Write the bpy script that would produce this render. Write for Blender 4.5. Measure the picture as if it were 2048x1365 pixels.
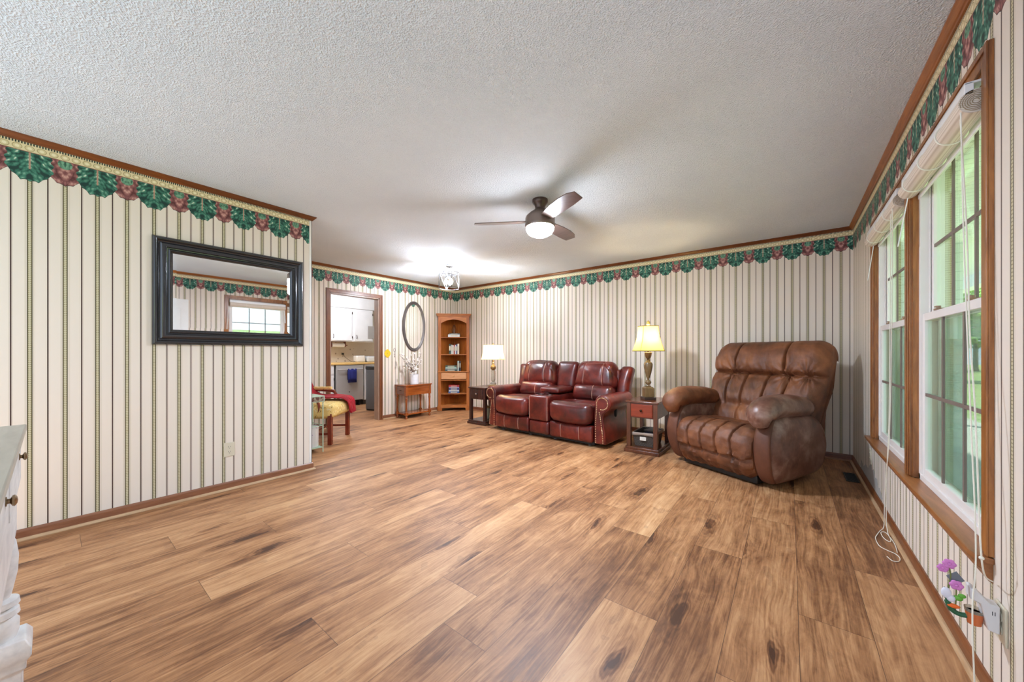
import bpy, bmesh, math, random
from mathutils import Vector, Matrix, noise
import numpy as np
random.seed(7)
PI = math.pi
for o in list(bpy.data.objects): bpy.data.objects.remove(o)
scene = bpy.context.scene
COL = scene.collection

# ------------------------------------------------------------------ camera
XR, YB, XL, XD, H = .5205, 5.0974, -3.6524, -5.4292, 2.44
FPX, YAW, CAMH = 715.3665, .6597, 1.131
cam_d = bpy.data.cameras.new('camera'); cam = bpy.data.objects.new('camera', cam_d); COL.objects.link(cam)
cam_d.sensor_width = 36; cam_d.lens = 36 * FPX / 2048
cam_d.shift_y = (705.5155 - 682.5) / 2048
cam_d.clip_start = .02
cam.location = (0, 0, CAMH); cam.rotation_euler = (PI / 2, 0, YAW)
scene.camera = cam

# ------------------------------------------------------------------ world, lights, exposure
w = bpy.data.worlds.new('sky'); scene.world = w; w.use_nodes = True
bg = w.node_tree.nodes['Background']; bg.inputs[0].default_value = (.77, .93, 1.12, 1); bg.inputs[1].default_value = 1.05
vs = scene.view_settings
vs.view_transform = 'Standard'; vs.look = 'None'; vs.gamma = 1; vs.exposure = 1.06; vs.use_curve_mapping = False
def point(name, loc, power, col=(1, 1, 1), r=.05):
    l = bpy.data.lights.new(name, 'POINT'); l.energy = power; l.color = col; l.shadow_soft_size = r
    o = bpy.data.objects.new(name, l); o.location = loc; COL.objects.link(o); return o
def disc(name, loc, power, r, col=(1, 1, 1)):
    l = bpy.data.lights.new(name, 'AREA'); l.shape = 'DISK'; l.size = 2 * r; l.energy = power; l.color = col
    o = bpy.data.objects.new(name, l); o.location = loc; COL.objects.link(o); return o
P_FAN, P_FOYER, P_LAMP_R, P_LAMP_L, P_KITCHEN_FILL = 4, 84, 50, 44, 32

sun_d = bpy.data.lights.new('sun', 'SUN'); sun_d.energy = 7; sun_d.angle = .02; sun_d.color = (1, .96, .9)
sun = bpy.data.objects.new('sun', sun_d); COL.objects.link(sun); sun.rotation_euler = (math.radians(14), math.radians(24), 0)

# ------------------------------------------------------------------ node helpers
class N:
    """small wrapper: arithmetic on sockets makes Math nodes"""
    def __init__(s, nt, sock): s.nt, s.s = nt, sock
    def _m(s, op, a, b=None, c=None, clamp=False):
        n = s.nt.nodes.new('ShaderNodeMath'); n.operation = op; n.use_clamp = clamp
        for i, v in enumerate((a, b, c)):
            if v is None: continue
            if isinstance(v, N): s.nt.links.new(v.s, n.inputs[i])
            else: n.inputs[i].default_value = v
        return N(s.nt, n.outputs[0])
    def __add__(s, o): return s._m('ADD', s, o)
    __radd__ = __add__
    def __sub__(s, o): return s._m('SUBTRACT', s, o)
    def __rsub__(s, o): return s._m('SUBTRACT', o, s)
    def __mul__(s, o): return s._m('MULTIPLY', s, o)
    __rmul__ = __mul__
    def __truediv__(s, o): return s._m('DIVIDE', s, o)
    def __lt__(s, o): return s._m('LESS_THAN', s, o)
    def __gt__(s, o): return s._m('GREATER_THAN', s, o)
    def abs(s): return s._m('ABSOLUTE', s)
    def sin(s): return s._m('SINE', s)
    def floor(s): return s._m('FLOOR', s)
    def mod(s, p): return s._m('FLOORED_MODULO', s, p)
    def min(s, o): return s._m('MINIMUM', s, o)
    def max(s, o): return s._m('MAXIMUM', s, o)
    def pow(s, o): return s._m('POWER', s, o)
    def atan2(s, o): return s._m('ARCTAN2', s, o)
    def sat(s): return s._m('ADD', s, 0.0, clamp=True)
class M:
    def __init__(s, name):
        s.m = bpy.data.materials.new(name); s.m.use_nodes = True; s.nt = s.m.node_tree
        s.b = s.nt.nodes['Principled BSDF']; s.out = s.nt.nodes['Material Output']
    def node(s, t, **k):
        n = s.nt.nodes.new(t)
        for a, b in k.items(): setattr(n, a, b)
        return n
    def link(s, a, b): s.nt.links.new(a.s if isinstance(a, N) else a, b)
    def set(s, **k):
        for a, v in k.items():
            i = s.b.inputs[a.replace('_', ' ')]
            if isinstance(v, (int, float)): i.default_value = v
            elif isinstance(v, tuple): i.default_value = (*v, 1) if len(v) == 3 else v
            else: s.link(v, i)
        return s
    def pos(s, kind='Object'):
        if kind == 'World': return s.node('ShaderNodeNewGeometry').outputs['Position']
        return s.node('ShaderNodeTexCoord').outputs[kind]
    def xyz(s, v):
        n = s.node('ShaderNodeSeparateXYZ'); s.link(v, n.inputs[0]); return [N(s.nt, o) for o in n.outputs]
    def vec(s, x, y, z=0.0):
        n = s.node('ShaderNodeCombineXYZ')
        for i, v in enumerate((x, y, z)):
            if isinstance(v, N): s.link(v, n.inputs[i])
            else: n.inputs[i].default_value = v
        return n.outputs[0]
    def scale(s, v, sc):
        n = s.node('ShaderNodeVectorMath', operation='MULTIPLY'); s.link(v, n.inputs[0]); n.inputs[1].default_value = sc; return n.outputs[0]
    def noise(s, v, sc=5, det=3, rough=.5, dist=0, col=False):
        n = s.node('ShaderNodeTexNoise'); s.link(v, n.inputs['Vector'])
        n.inputs['Scale'].default_value = sc; n.inputs['Detail'].default_value = det
        n.inputs['Roughness'].default_value = rough; n.inputs['Distortion'].default_value = dist
        return n.outputs['Color'] if col else N(s.nt, n.outputs['Fac'])
    def voro(s, v, sc=5, feat='F1'):
        n = s.node('ShaderNodeTexVoronoi', feature=feat); s.link(v, n.inputs['Vector']); n.inputs['Scale'].default_value = sc
        return N(s.nt, n.outputs['Distance'])
    def ramp(s, fac, stops, interp='LINEAR'):
        n = s.node('ShaderNodeValToRGB'); cr = n.color_ramp; cr.interpolation = interp
        while len(cr.elements) < len(stops): cr.elements.new(.5)
        for e, (p, c) in zip(cr.elements, stops): e.position = p; e.color = (*c, 1) if not isinstance(c, (int, float)) else (c, c, c, 1)
        s.link(fac, n.inputs[0]); return n.outputs[0]
    def mix(s, f, a, b, mode='MIX'):
        n = s.node('ShaderNodeMix', data_type='RGBA', blend_type=mode)
        for i, v in ((0, f), (6, a), (7, b)):
            if isinstance(v, tuple): n.inputs[i].default_value = (*v, 1)
            elif isinstance(v, (int, float)): n.inputs[i].default_value = v
            else: s.link(v, n.inputs[i])
        return n.outputs[2]
    def bump(s, h, st=.3, d=.01):
        n = s.node('ShaderNodeBump'); n.inputs['Strength'].default_value = st; n.inputs['Distance'].default_value = d
        s.link(h, n.inputs['Height']); s.link(n.outputs[0], s.b.inputs['Normal']); return s
def srgb(r, g, b):
    f = lambda c: (c / 255 / 12.92) if c <= 10 else ((c / 255 + .055) / 1.055) ** 2.4
    return (f(r), f(g), f(b))
def plain(name, rgb, rough=.5, metal=0, **k):
    m = M(name); v = m.noise(m.pos(), 9, 2)
    c = srgb(*rgb); m.set(Base_Color=m.ramp(v, [(.3, tuple(x * .975 for x in c)), (.7, tuple(min(1, x * 1.02) for x in c))]), Roughness=rough, Metallic=metal, **k)
    return m.m
def emit(name, rgb, st):
    m = M(name); m.set(Base_Color=srgb(*rgb), Emission_Color=srgb(*rgb), Emission_Strength=st); return m.m
def wood(name, dark, light, rough=.35, sc=1, axis='z', coat=.2):
    m = M(name); p = m.pos(); k = {'x': (.12, 1, 1), 'y': (1, .12, 1), 'z': (1, 1, .12)}[axis]
    v = m.scale(p, tuple(a * sc for a in k))
    n1 = m.noise(v, 42, 4, .6, .6); n2 = m.noise(v, 7, 2)
    f = (n1 * .6 + n2 * .45).sat()
    m.set(Base_Color=m.ramp(f, [(.32, srgb(*dark)), (.72, srgb(*light))]), Roughness=rough, Coat_Weight=coat, Coat_Roughness=.2)
    m.bump(n1, .12, .002); return m.m
def leather(name, dark, mid, light, rough=.38, sc=3.2, bump=.35, coat=0, fold=0):
    m = M(name); p = m.pos()
    n1 = m.noise(p, sc, 4, .6, .3); n2 = m.noise(p, sc * 3.3, 3, .6); f = (n1 * .75 + n2 * .3).sat()
    m.set(Base_Color=m.ramp(f, [(.34, srgb(*dark)), (.52, srgb(*mid)), (.7, srgb(*light))]), Roughness=rough, Coat_Weight=coat, Coat_Roughness=.18)
    g = m.voro(p, 260); h = g * .25 + m.noise(p, 60, 3) * .3
    if fold: h = h + m.noise(m.scale(p, (1, 1, .45)), 17, 3, .55, 1.2) * fold
    m.bump(h, bump, .006); return m.m

# ------------------------------------------------------------------ mesh helpers
class MB:
    def __init__(s): s.v = []; s.f = []; s.mi = []; s.m = 0
    def add(s, vs, fs):
        o = len(s.v); s.v += [tuple(v) for v in vs]; s.f += [tuple(i + o for i in f) for f in fs]; s.mi += [s.m] * len(fs); return s
    def box(s, x0, x1, y0, y1, z0, z1):
        v = [(x, y, z) for x in (x0, x1) for y in (y0, y1) for z in (z0, z1)]
        return s.add(v, [(0, 1, 3, 2), (4, 6, 7, 5), (0, 4, 5, 1), (2, 3, 7, 6), (0, 2, 6, 4), (1, 5, 7, 3)])
    def cbox(s, c, d): return s.box(c[0] - d[0] / 2, c[0] + d[0] / 2, c[1] - d[1] / 2, c[1] + d[1] / 2, c[2] - d[2] / 2, c[2] + d[2] / 2)
    def lathe(s, prof, c=(0, 0, 0), n=28, sq=None, rot=0):
        """prof: list of (r,z).  sq: 4 -> square section"""
        c = Vector(c); vs = []; fs = []; k = sq or n
        for r, z in prof:
            for i in range(k):
                a = rot + 2 * PI * i / k + (PI / 4 if sq else 0); rr = r * (math.sqrt(2) if sq == 4 else 1)
                vs.append(c + Vector((rr * math.cos(a), rr * math.sin(a), z)))
        m = len(prof)
        for j in range(m - 1):
            for i in range(k): fs.append((j * k + i, j * k + (i + 1) % k, (j + 1) * k + (i + 1) % k, (j + 1) * k + i))
        fs.append(tuple(reversed(range(k)))); fs.append(tuple((m - 1) * k + i for i in range(k)))
        return s.add(vs, fs)
    def tube(s, pts, r, n=8, closed=False, taper=None):
        pts = [Vector(p) for p in pts]; m = len(pts); vs = []; fs = []
        up = None
        for j, p in enumerate(pts):
            a = pts[j - 1] if (j or closed) else p; b = pts[(j + 1) % m] if (j < m - 1 or closed) else p
            t = (b - a).normalized()
            if up is None: up = t.orthogonal().normalized()
            up = (up - t * up.dot(t)); up = up.normalized() if up.length > 1e-6 else t.orthogonal().normalized()
            w = t.cross(up); rr = r if taper is None else r * taper(j / (m - 1))
            for i in range(n):
                an = 2 * PI * i / n; vs.append(p + (up * math.cos(an) + w * math.sin(an)) * rr)
        for j in range(m if closed else m - 1):
            j2 = (j + 1) % m
            for i in range(n): fs.append((j * n + i, j * n + (i + 1) % n, j2 * n + (i + 1) % n, j2 * n + i))
        if not closed: fs.append(tuple(reversed(range(n)))); fs.append(tuple((m - 1) * n + i for i in range(n)))
        return s.add(vs, fs)
    def prism(s, poly, a, b, axis='y'):
        """poly 2d outline extruded between a and b along axis (poly given in the two other axes, in xyz order)"""
        def P(u, v, t): return {'x': (t, u, v), 'y': (u, t, v), 'z': (u, v, t)}[axis]
        n = len(poly); vs = [P(u, v, a) for u, v in poly] + [P(u, v, b) for u, v in poly]
        fs = [tuple(range(n)), tuple(reversed(range(n, 2 * n)))] + [(i, i + n, (i + 1) % n + n, (i + 1) % n) for i in range(n)]
        return s.add(vs, fs)
    def sphere(s, c, r, n=10, sc=(1, 1, 1)):
        pr = [(math.sin(PI * i / n) * r, -math.cos(PI * i / n) * r) for i in range(n + 1)]
        pr[0] = (1e-4, -r); pr[-1] = (1e-4, r); m = MB().lathe(pr, (0, 0, 0), 2 * n)
        return s.add([(c[0] + v[0] * sc[0], c[1] + v[1] * sc[1], c[2] + v[2] * sc[2]) for v in m.v], m.f)
    def tf(s, mat): s.v = [tuple(mat @ Vector(v)) for v in s.v]; return s
    def build(s, name, mat, parent=None, smooth=None, bevel=0, seg=2, loc=None):
        me = bpy.data.meshes.new(name); me.from_pydata(s.v, [], s.f)
        for mm in (mat if isinstance(mat, (list, tuple)) else [mat]): me.materials.append(mm)
        me.polygons.foreach_set('material_index', s.mi)
        bm = bmesh.new(); bm.from_mesh(me); bmesh.ops.recalc_face_normals(bm, faces=bm.faces); bm.to_mesh(me); bm.free()
        o = bpy.data.objects.new(name, me); COL.objects.link(o)
        if parent: o.parent = parent
        if loc: o.location = loc
        if bevel:
            b = o.modifiers.new('bevel', 'BEVEL'); b.width = bevel; b.segments = seg; b.limit_method = 'ANGLE'; b.angle_limit = math.radians(35)
        if smooth is not False:
            me.polygons.foreach_set('use_smooth', [True] * len(me.polygons))
            me.set_sharp_from_angle(angle=math.radians(38 if smooth is None else smooth))
        return o
def thing(name, label, cat, loc=(0, 0, 0), rz=0, group=None):
    o = bpy.data.objects.new(name, None); COL.objects.link(o); o.empty_display_size = .1
    o.location = loc; o.rotation_euler = (0, 0, rz); o['label'] = label; o['category'] = cat
    if group: o['group'] = group
    return o
def tag(o, label, cat, group=None):
    o['label'] = label; o['category'] = cat
    if group: o['group'] = group
    return o
def struct(o): o['kind'] = 'structure'; return o

def cushion(half, r=.04, n=16, puff=(.0, .0, .0), warp=None, disp=None, nn=None):
    """closed rounded box with puffed faces. returns MB and the mapping used, p in [-1,1]^3"""
    hx, hy, hz = half; n3 = nn or (n, n, n)
    def mp(p):
        q = Vector((p[0] * hx, p[1] * hy, p[2] * hz))
        rr = min(r, hx, hy, hz)
        inn = Vector([max(-(h - rr), min(h - rr, c)) for c, h in zip(q, half)])
        d = q - inn; nr = d.normalized() if d.length > 1e-9 else Vector((0, 0, 1))
        pos = inn + nr * rr
        a, b, c = p
        pf = puff[0] * (1 - b * b) * (1 - c * c) * abs(nr.x) + puff[1] * (1 - a * a) * (1 - c * c) * abs(nr.y) + puff[2] * (1 - a * a) * (1 - b * b) * abs(nr.z)
        pos += nr * pf
        if disp: pos += nr * disp(p, pos, nr)
        return warp(pos, p) if warp else pos
    mb = MB(); idx = {}; vs = []; fs = []
    def vid(i, j, k):
        key = (i, j, k)
        if key not in idx:
            idx[key] = len(vs); vs.append(tuple(mp((2 * i / n3[0] - 1, 2 * j / n3[1] - 1, 2 * k / n3[2] - 1))))
        return idx[key]
    A, B, C = n3
    for i in range(A):
        for j in range(B):
            for k in (0, C): fs.append((vid(i, j, k), vid(i + 1, j, k), vid(i + 1, j + 1, k), vid(i, j + 1, k)))
        for k in range(C):
            for j in (0, B): fs.append((vid(i, j, k), vid(i + 1, j, k), vid(i + 1, j, k + 1), vid(i, j, k + 1)))
    for j in range(B):
        for k in range(C):
            for i in (0, A): fs.append((vid(i, j, k), vid(i, j + 1, k), vid(i, j + 1, k + 1), vid(i, j, k + 1)))
    mb.add(vs, fs); return mb, mp
def gauss(x, s): return math.exp(-(x / s) ** 2)
def catmull(pts, k=6, closed=False):
    out = []; n = len(pts); P = [Vector(p) for p in pts]
    g = (lambda i: P[i % n]) if closed else (lambda i: P[max(0, min(n - 1, i))])
    for i in range(n if closed else n - 1):
        a, b, c, d = g(i - 1), g(i), g(i + 1), g(i + 2)
        for t in range(k):
            t /= k; out.append(.5 * ((2 * b) + (c - a) * t + (2 * a - 5 * b + 4 * c - d) * t * t + (3 * b - a - 3 * c + d) * t ** 3))
    if not closed: out.append(P[-1])
    return out
def loft(prof, xs, place, disp=None):
    """closed profile (list of 2-vectors) swept over stations xs; place(x, q, t)->3d ; ends closed"""
    vs = []; fs = []; n = len(prof)
    for x in xs:
        for i, q in enumerate(prof): vs.append(tuple(place(x, q, i / n)))
    for j in range(len(xs) - 1):
        for i in range(n): fs.append((j * n + i, j * n + (i + 1) % n, (j + 1) * n + (i + 1) % n, (j + 1) * n + i))
    fs.append(tuple(reversed(range(n)))); fs.append(tuple((len(xs) - 1) * n + i for i in range(n)))
    return MB().add(vs, fs)

# ------------------------------------------------------------------ materials of the setting
P = .1349
def wallpaper(name, axis, u0, ub=None):
    m = M(name); X_, Y_, Z_ = m.xyz(m.pos('World'))
    src = X_ if axis == 'x' else Y_
    ub = u0 if ub is None else ub
    u = src - (u0 - P / 2)
    a = (u.mod(P) - P / 2).abs()                    # distance from a beaded stripe
    q = (P / 2) - a                                 # distance from a thin line
    paper = srgb(231, 220, 207)
    base = m.mix((m.noise(m.scale(m.pos('World'), (1, 1, .1)), 30, 2) * .5).sat(), paper, srgb(224, 212, 198))
    c = base
    gold = srgb(176, 164, 132)
    c = m.mix((((a - .0145).abs() < .0008)) * .75, c, gold)
    c = m.mix((((a - .0185).abs() < .0006)) * .45, c, gold)
    c = m.mix((((q - .0068).abs() < .0006)) * .6, c, gold)
    c = m.mix(q < .0030, c, srgb(108, 86, 74))
    c = m.mix(q < .0018, c, srgb(62, 40, 36))
    c = m.mix(a < .0104, c, srgb(78, 70, 46))
    c = m.mix(a < .0064, c, srgb(142, 132, 98))
    bz = ((Z_.mod(.0115) - .00575) / .0052); bx = a / .0055
    bead = (bz * bz + bx * bx) < 1.0
    c = m.mix(bead, c, srgb(200, 192, 160))
    # ---- border of acanthus leaves
    g = ((src - (ub - P)).mod(2 * P) - P); ag = g.abs(); pk = P - ag
    d = 2.348 - Z_
    wob = m.noise(m.vec(g, Z_, 0.0), 60, 2)
    lob = (ag * 98.0).sin().abs() * .008
    gb = .176 - (ag - .036).max(0.0) * .95 - ag * ag * 2.0 - lob + (wob - .5) * .008
    pb = .158 - pk * pk * 11.0 - (pk * 96.0).sin().abs() * .007
    side = .088 + (d * 150.0).sin() * .005 - (d - .07).abs() * .12
    ingreen = (ag < side) * (d < gb)
    inpink = (d < pb)
    pinktop = (pk * pk + (d - .020) * (d - .020)) < .00088
    # veins of the leaves in polar coordinates about the top of each leaf
    ang = ag.atan2(d + .02); rad = (ag * ag + (d + .02) * (d + .02)).pow(.5)
    ln = m.noise(m.vec(ang * 7.0, rad * 22.0, src * 1.3), 1.6, 3, .6, 1.4)
    ridge = ((ang * 15.0 + rad * 24.0 + ln * 2.2).sin() * .5 + .5)
    spots = m.voro(m.vec(ang * 2.6 + src * .7, rad * 24.0, 0.0), 1.9)
    gf = (ridge * .55 + ln * .45 - spots * .15).sat()
    al = (d * .78 + ag * .62); ac = (ag * .78 - d * .62); wp_ = m.noise(m.vec(ag * 30.0, d * 30.0, src * .5), 1.0, 2)
    cel = m.voro(m.vec(ac * 62.0 + (wp_ - .5) * 1.3, al * 30.0 + (wp_ - .5) * 1.1, 0.0), 1.0)
    gf = (.92 - cel * 1.05 + (ridge - .5) * .10 + (ln - .5) * .3).sat()
    green = m.ramp(gf, [(.10, srgb(26, 58, 52)), (.30, srgb(46, 104, 86)), (.54, srgb(88, 142, 120)), (.74, srgb(204, 220, 196))])
    green = m.mix((ag < .0035) * (d < .10), green, srgb(180, 140, 120))
    ang2 = pk.atan2(.17 - d); rd2 = (pk * pk + (.17 - d) * (.17 - d)).pow(.5)
    pn = m.noise(m.vec(ang2 * 5.0, rd2 * 20.0, src), 1.8, 3, .6, 1.2)
    prd = ((ang2 * 9.0 + pn * 3.0).sin() * .5 + .5)
    pc = m.voro(m.vec(pk * 48.0 + pn * 1.2, d * 34.0, 2.0), 1.0)
    pink = m.ramp((.86 - pc * .9 + (prd - .5) * .15 + (pn - .5) * .3).sat(), [(.18, srgb(92, 50, 50)), (.5, srgb(146, 92, 90)), (.88, srgb(212, 164, 150))])
    gtop = m.ramp(pn, [(.35, srgb(40, 86, 70)), (.6, srgb(120, 168, 138))])
    pink = m.mix(pinktop, pink, gtop)
    leaf = m.mix(ingreen, pink, green)
    edge = m._ if False else None
    dist = ((gb - d) * ingreen + (pb - d) * (1.0 - ingreen))
    leaf = m.mix((dist < .0028), leaf, srgb(52, 58, 50))
    inside = ((ingreen + inpink) > .5)
    c = m.mix(inside * (d > 0.0), c, leaf)
    # cream band with egg and dart
    band = (Z_ > 2.348)
    ex = ((src - (ub - .0225)).mod(.045) - .0225) / .0165; ez = (Z_ - 2.372) / .0155
    er = ex * ex + ez * ez
    bc = m.mix(er < 1.25, srgb(226, 212, 172), srgb(168, 150, 104))
    bc = m.mix(er < .9, bc, srgb(216, 202, 158))
    bc = m.mix(er < .25, bc, srgb(238, 228, 196))
    bc = m.mix((Z_ > 2.392) * ((src.mod(.011)) < .006), bc, srgb(54, 66, 60))
    bc = m.mix(Z_ < 2.3515, bc, srgb(128, 70, 66))
    bc = m.mix((Z_ < 2.3545) * (Z_ > 2.3515), bc, srgb(206, 190, 150))
    c = m.mix(band, c, bc)
    m.set(Base_Color=c, Roughness=.5, Specular_IOR_Level=.35)
    m.bump(m.noise(m.pos('World'), 350, 2), .06, .002)
    return m.m
WP_L = wallpaper('striped_wallpaper_left', 'y', .191)
WP_B = wallpaper('striped_wallpaper_back', 'x', .2945)
WP_R = wallpaper('striped_wallpaper_right', 'y', 1.743, 1.9435)
WP_D = wallpaper('striped_wallpaper_doorway', 'y', 2.401)
def mat_ceiling():
    m = M('popcorn_ceiling'); p = m.pos('World')
    a = m.noise(p, 120, 3, .7); b = m.voro(p, 150); c = m.noise(p, 2, 2)
    m.set(Base_Color=m.ramp((a * .5 + c * .5).sat(), [(.3, srgb(230, 237, 244)), (.7, srgb(241, 247, 252))]), Roughness=.95)
    m.bump(a * .7 + b * .8, .8, .013); return m.m
MCEIL = mat_ceiling()
MWHITE = plain('white_paint', (238, 238, 236), .4)
def mat_floor():
    m = M('vinyl_plank_floor')
    uv = m.node('ShaderNodeUVMap', uv_map='plank'); U, V, _ = m.xyz(uv.outputs[0])       # metres inside the plank
    at = m.node('ShaderNodeAttribute', attribute_name='seed'); R, G, B = m.xyz(at.outputs['Vector'])
    Ln = B * 4.0
    pu = U + R * 37.0; pv = V + G * 53.0
    wv = m.noise(m.vec(pu * 5.0, pv * 1.3, 0.0), 1.0, 2)
    du = pu + (wv - .5) * .09
    fine = m.noise(m.vec(du * 95.0, pv * 3.2, 0.0), 1.0, 4, .65)
    med = m.noise(m.vec(du * 17.0, pv * .9, 3.0), 1.0, 4, .6, .45)
    big = m.noise(m.vec(du * 5.0, pv * 1.1, 7.0), 1.0, 3, .55, .6)
    blot = m.noise(m.vec(du * 10.0, pv * 3.6, 11.0), 1.0, 5, .72, .5)
    # knots with rings around them
    kn = m.node('ShaderNodeTexVoronoi', feature='F1', voronoi_dimensions='2D'); m.link(m.vec(pu * 4.4 + (wv - .5) * .8, pv * 1.05, 0.0), kn.inputs['Vector']); kn.inputs['Scale'].default_value = 1.0
    kd = N(m.nt, kn.outputs['Distance']); kc = m.xyz(kn.outputs['Color'])[0]
    has = (kc > .52)
    nd = (m.noise(m.vec(pu * 30.0, pv * 9.0, 0.0), 1.0, 2) - .5) * .16
    kk = (kd + nd)
    knot = (1.0 - kk / .10).sat() * has
    halo = (1.0 - kk / .28).sat() * has
    ring = ((kk * 95.0).sin() * .5 + .5) * halo
    f = (fine * .44 + med * .30 + big * .30 + blot * .40 - .27 - halo * .07 - ring * .12 - knot * .22 + (R - .5) * .13).sat()
    col = m.ramp(f, [(.20, srgb(74, 44, 27)), (.34, srgb(124, 81, 50)), (.45, srgb(164, 116, 77)), (.57, srgb(192, 145, 102)), (.76, srgb(214, 176, 134))])
    # short saw marks
    saw = (m.noise(m.vec(pu * 4.0, pv * 130.0, 1.0), 1.0, 2)) * (m.noise(m.vec(pu * 14.0, pv * 7.0, 5.0), 1.0, 1) > .66)
    col = m.mix((saw * .45).sat(), col, srgb(120, 84, 62))
    gx = U.min(.2345 - U); gy = V.min(Ln - V); e = gx.min(gy)
    col = m.mix((e < .0011) * .75, col, srgb(74, 50, 38))
    m.set(Base_Color=col, Roughness=(.40 + fine * .16), Specular_IOR_Level=.45)
    m.bump(fine * .5 + (e < .0012) * -1.0, .18, .002)
    return m.m
MFLOOR = mat_floor()
W_TRIM = wood('oak_crown', (70, 32, 8), (132, 70, 24), .32, 1, 'x')
W_BASE = wood('oak_baseboard', (118, 72, 48), (160, 108, 76), .4, 1, 'y')
W_BASE_R = wood('dark_baseboard', (96, 52, 26), (150, 90, 50), .4, 1, 'y')
W_CASE = wood('oak_casing', (96, 50, 26), (140, 86, 52), .38, 1, 'z')
W_WIN = wood('window_oak', (92, 44, 14), (182, 118, 58), .35, 1, 'z')
W_WINY = wood('window_oak_y', (108, 60, 26), (170, 110, 62), .35, 1, 'y')
VINYL = plain('white_vinyl', (232, 226, 222), .35)
def mat_glass(name, tint, refl=1.0):
    m = M(name); m.nt.nodes.remove(m.b)
    t = m.node('ShaderNodeBsdfTransparent'); t.inputs[0].default_value = (*tint, 1)
    g = m.node('ShaderNodeBsdfGlossy'); g.inputs['Roughness'].default_value = .02; g.inputs[0].default_value = (.95, 1, .97, 1)
    f = m.node('ShaderNodeFresnel'); f.inputs[0].default_value = 1.45; mx = m.node('ShaderNodeMixShader')
    m.link((N(m.nt, f.outputs[0]) * refl).sat(), mx.inputs[0])
    m.link(t.outputs[0], mx.inputs[1]); m.link(g.outputs[0], mx.inputs[2]); m.link(mx.outputs[0], m.out.inputs[0]); return m.m
GLASS = mat_glass('window_glass', (.90, .97, .93), .45)
def mat_screen():
    m = M('insect_screen'); m.nt.nodes.remove(m.b)
    t = m.node('ShaderNodeBsdfTransparent'); d = m.node('ShaderNodeBsdfDiffuse'); d.inputs[0].default_value = (*srgb(150, 176, 164), 1)
    a, b, c = m.xyz(m.pos('World')); wv = ((b * 2600.0).sin() * (c * 2600.0).sin()) * .1 + .38
    mx = m.node('ShaderNodeMixShader'); m.link(wv.sat(), mx.inputs[0]); m.link(t.outputs[0], mx.inputs[1]); m.link(d.outputs[0], mx.inputs[2]); m.link(mx.outputs[0], m.out.inputs[0]); return m.m
SCREEN = mat_screen(); TANL = plain('tan_lock', (150, 118, 92), .4); MUNT = plain('muntin_backlit_grey', (122, 108, 100), .5)  # muntin colour carries the backlit shade of the bars

# ------------------------------------------------------------------ floor of planks
def build_floor(name, x0, x1, y0, y1):
    PW = .2345; vs = []; fs = []; uvs = []; seeds = []
    known = {}      # plank column -> y of a seam read off the place
    for (x, y) in SEAMS: known[math.floor((x - .03) / PW)] = y
    i0 = math.floor((x0 - .03) / PW); i1 = math.floor((x1 - .03) / PW)
    rnd = random.Random(5)
    for i in range(i0, i1 + 1):
        a = .03 + i * PW; xa, xb = max(a, x0), min(a + PW, x1)
        if xb - xa < 1e-4: rnd.random(); continue
        off = known.get(i, None); rr = rnd.random()
        L = 1.52
        if off is None: off = y0 + rr * L
        y = off - math.ceil((off - y0) / L) * L
        while y < y1:
            ya, yb = max(y, y0), min(y + L, y1)
            s = (rnd.random(), rnd.random(), L / 4)
            if yb - ya > 1e-4:
                k = len(vs); vs += [(xa, ya, 0), (xb, ya, 0), (xb, yb, 0), (xa, yb, 0)]; fs.append((k, k + 1, k + 2, k + 3))
                uvs += [(xa - a, ya - y), (xb - a, ya - y), (xb - a, yb - y), (xa - a, yb - y)]; seeds += [s] * 4
            y += L
    me = bpy.data.meshes.new(name); me.from_pydata(vs, [], fs); me.materials.append(MFLOOR)
    me.uv_layers.new(name='plank'); me.attributes.new('seed', 'FLOAT_VECTOR', 'CORNER')
    ul = me.uv_layers['plank']; at = me.attributes['seed']
    for l in me.loops:
        ul.data[l.index].uv = uvs[l.vertex_index]; at.data[l.index].vector = seeds[l.vertex_index]
    o = bpy.data.objects.new(name, me); COL.objects.link(o); return struct(o)
SEAMS = [(-1.99, 1.08), (-1.27, 1.212), (-1.035, 1.006), (-1.51, .648), (-1.757, 1.646), (-2.19, 2.0), (-2.68, .87), (-2.45, 1.436), (-3.15, 1.327),
         (-.32, 2.32), (-.56, 1.564), (.15, 1.98), (.32, 2.56), (-2.22, .448), (-2.9, .44), (-3.35, .11), (-.1, 1.44), (-1.4, 2.2)]
build_floor('floor', XD - 2.6, XR + .03, -.9, YB)
struct(MB().box(XD - 2.6, XR + .06, -.9, YB + .1, H, H + .08).build('ceiling', MCEIL, smooth=False))

# ------------------------------------------------------------------ walls
T = .12
def wall(name, boxes, mat):
    mb = MB()
    for b in boxes: mb.box(*b)
    return struct(mb.build(name, mat, smooth=False))
wall('wall_left', [(XL - T, XL, -.9, 1.543, 0, H)], WP_L)
wall('wall_foyer', [(XD, XL - T, 1.543 - T, 1.543, 0, H)], WP_B)
wall('wall_back', [(XD - 2.6, XR + .14, YB, YB + T, 0, H)], WP_B)
WA0, WA1, WB0, WB1, WZ0, WZ1 = 1.915, 2.82, 2.915, 3.905, .452, 2.085
wall('wall_right', [(XR, XR + .14, -.9, WA0, 0, H), (XR, XR + .14, WB1, YB, 0, H), (XR, XR + .14, WA0, WB1, 0, WZ0), (XR, XR + .14, WA0, WB1, WZ1, H),
                    (XR, XR + .14, WA1, WB0, WZ0, WZ1)], WP_R)
DY0, DY1, DZ = 2.555, 3.372, 2.04
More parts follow.
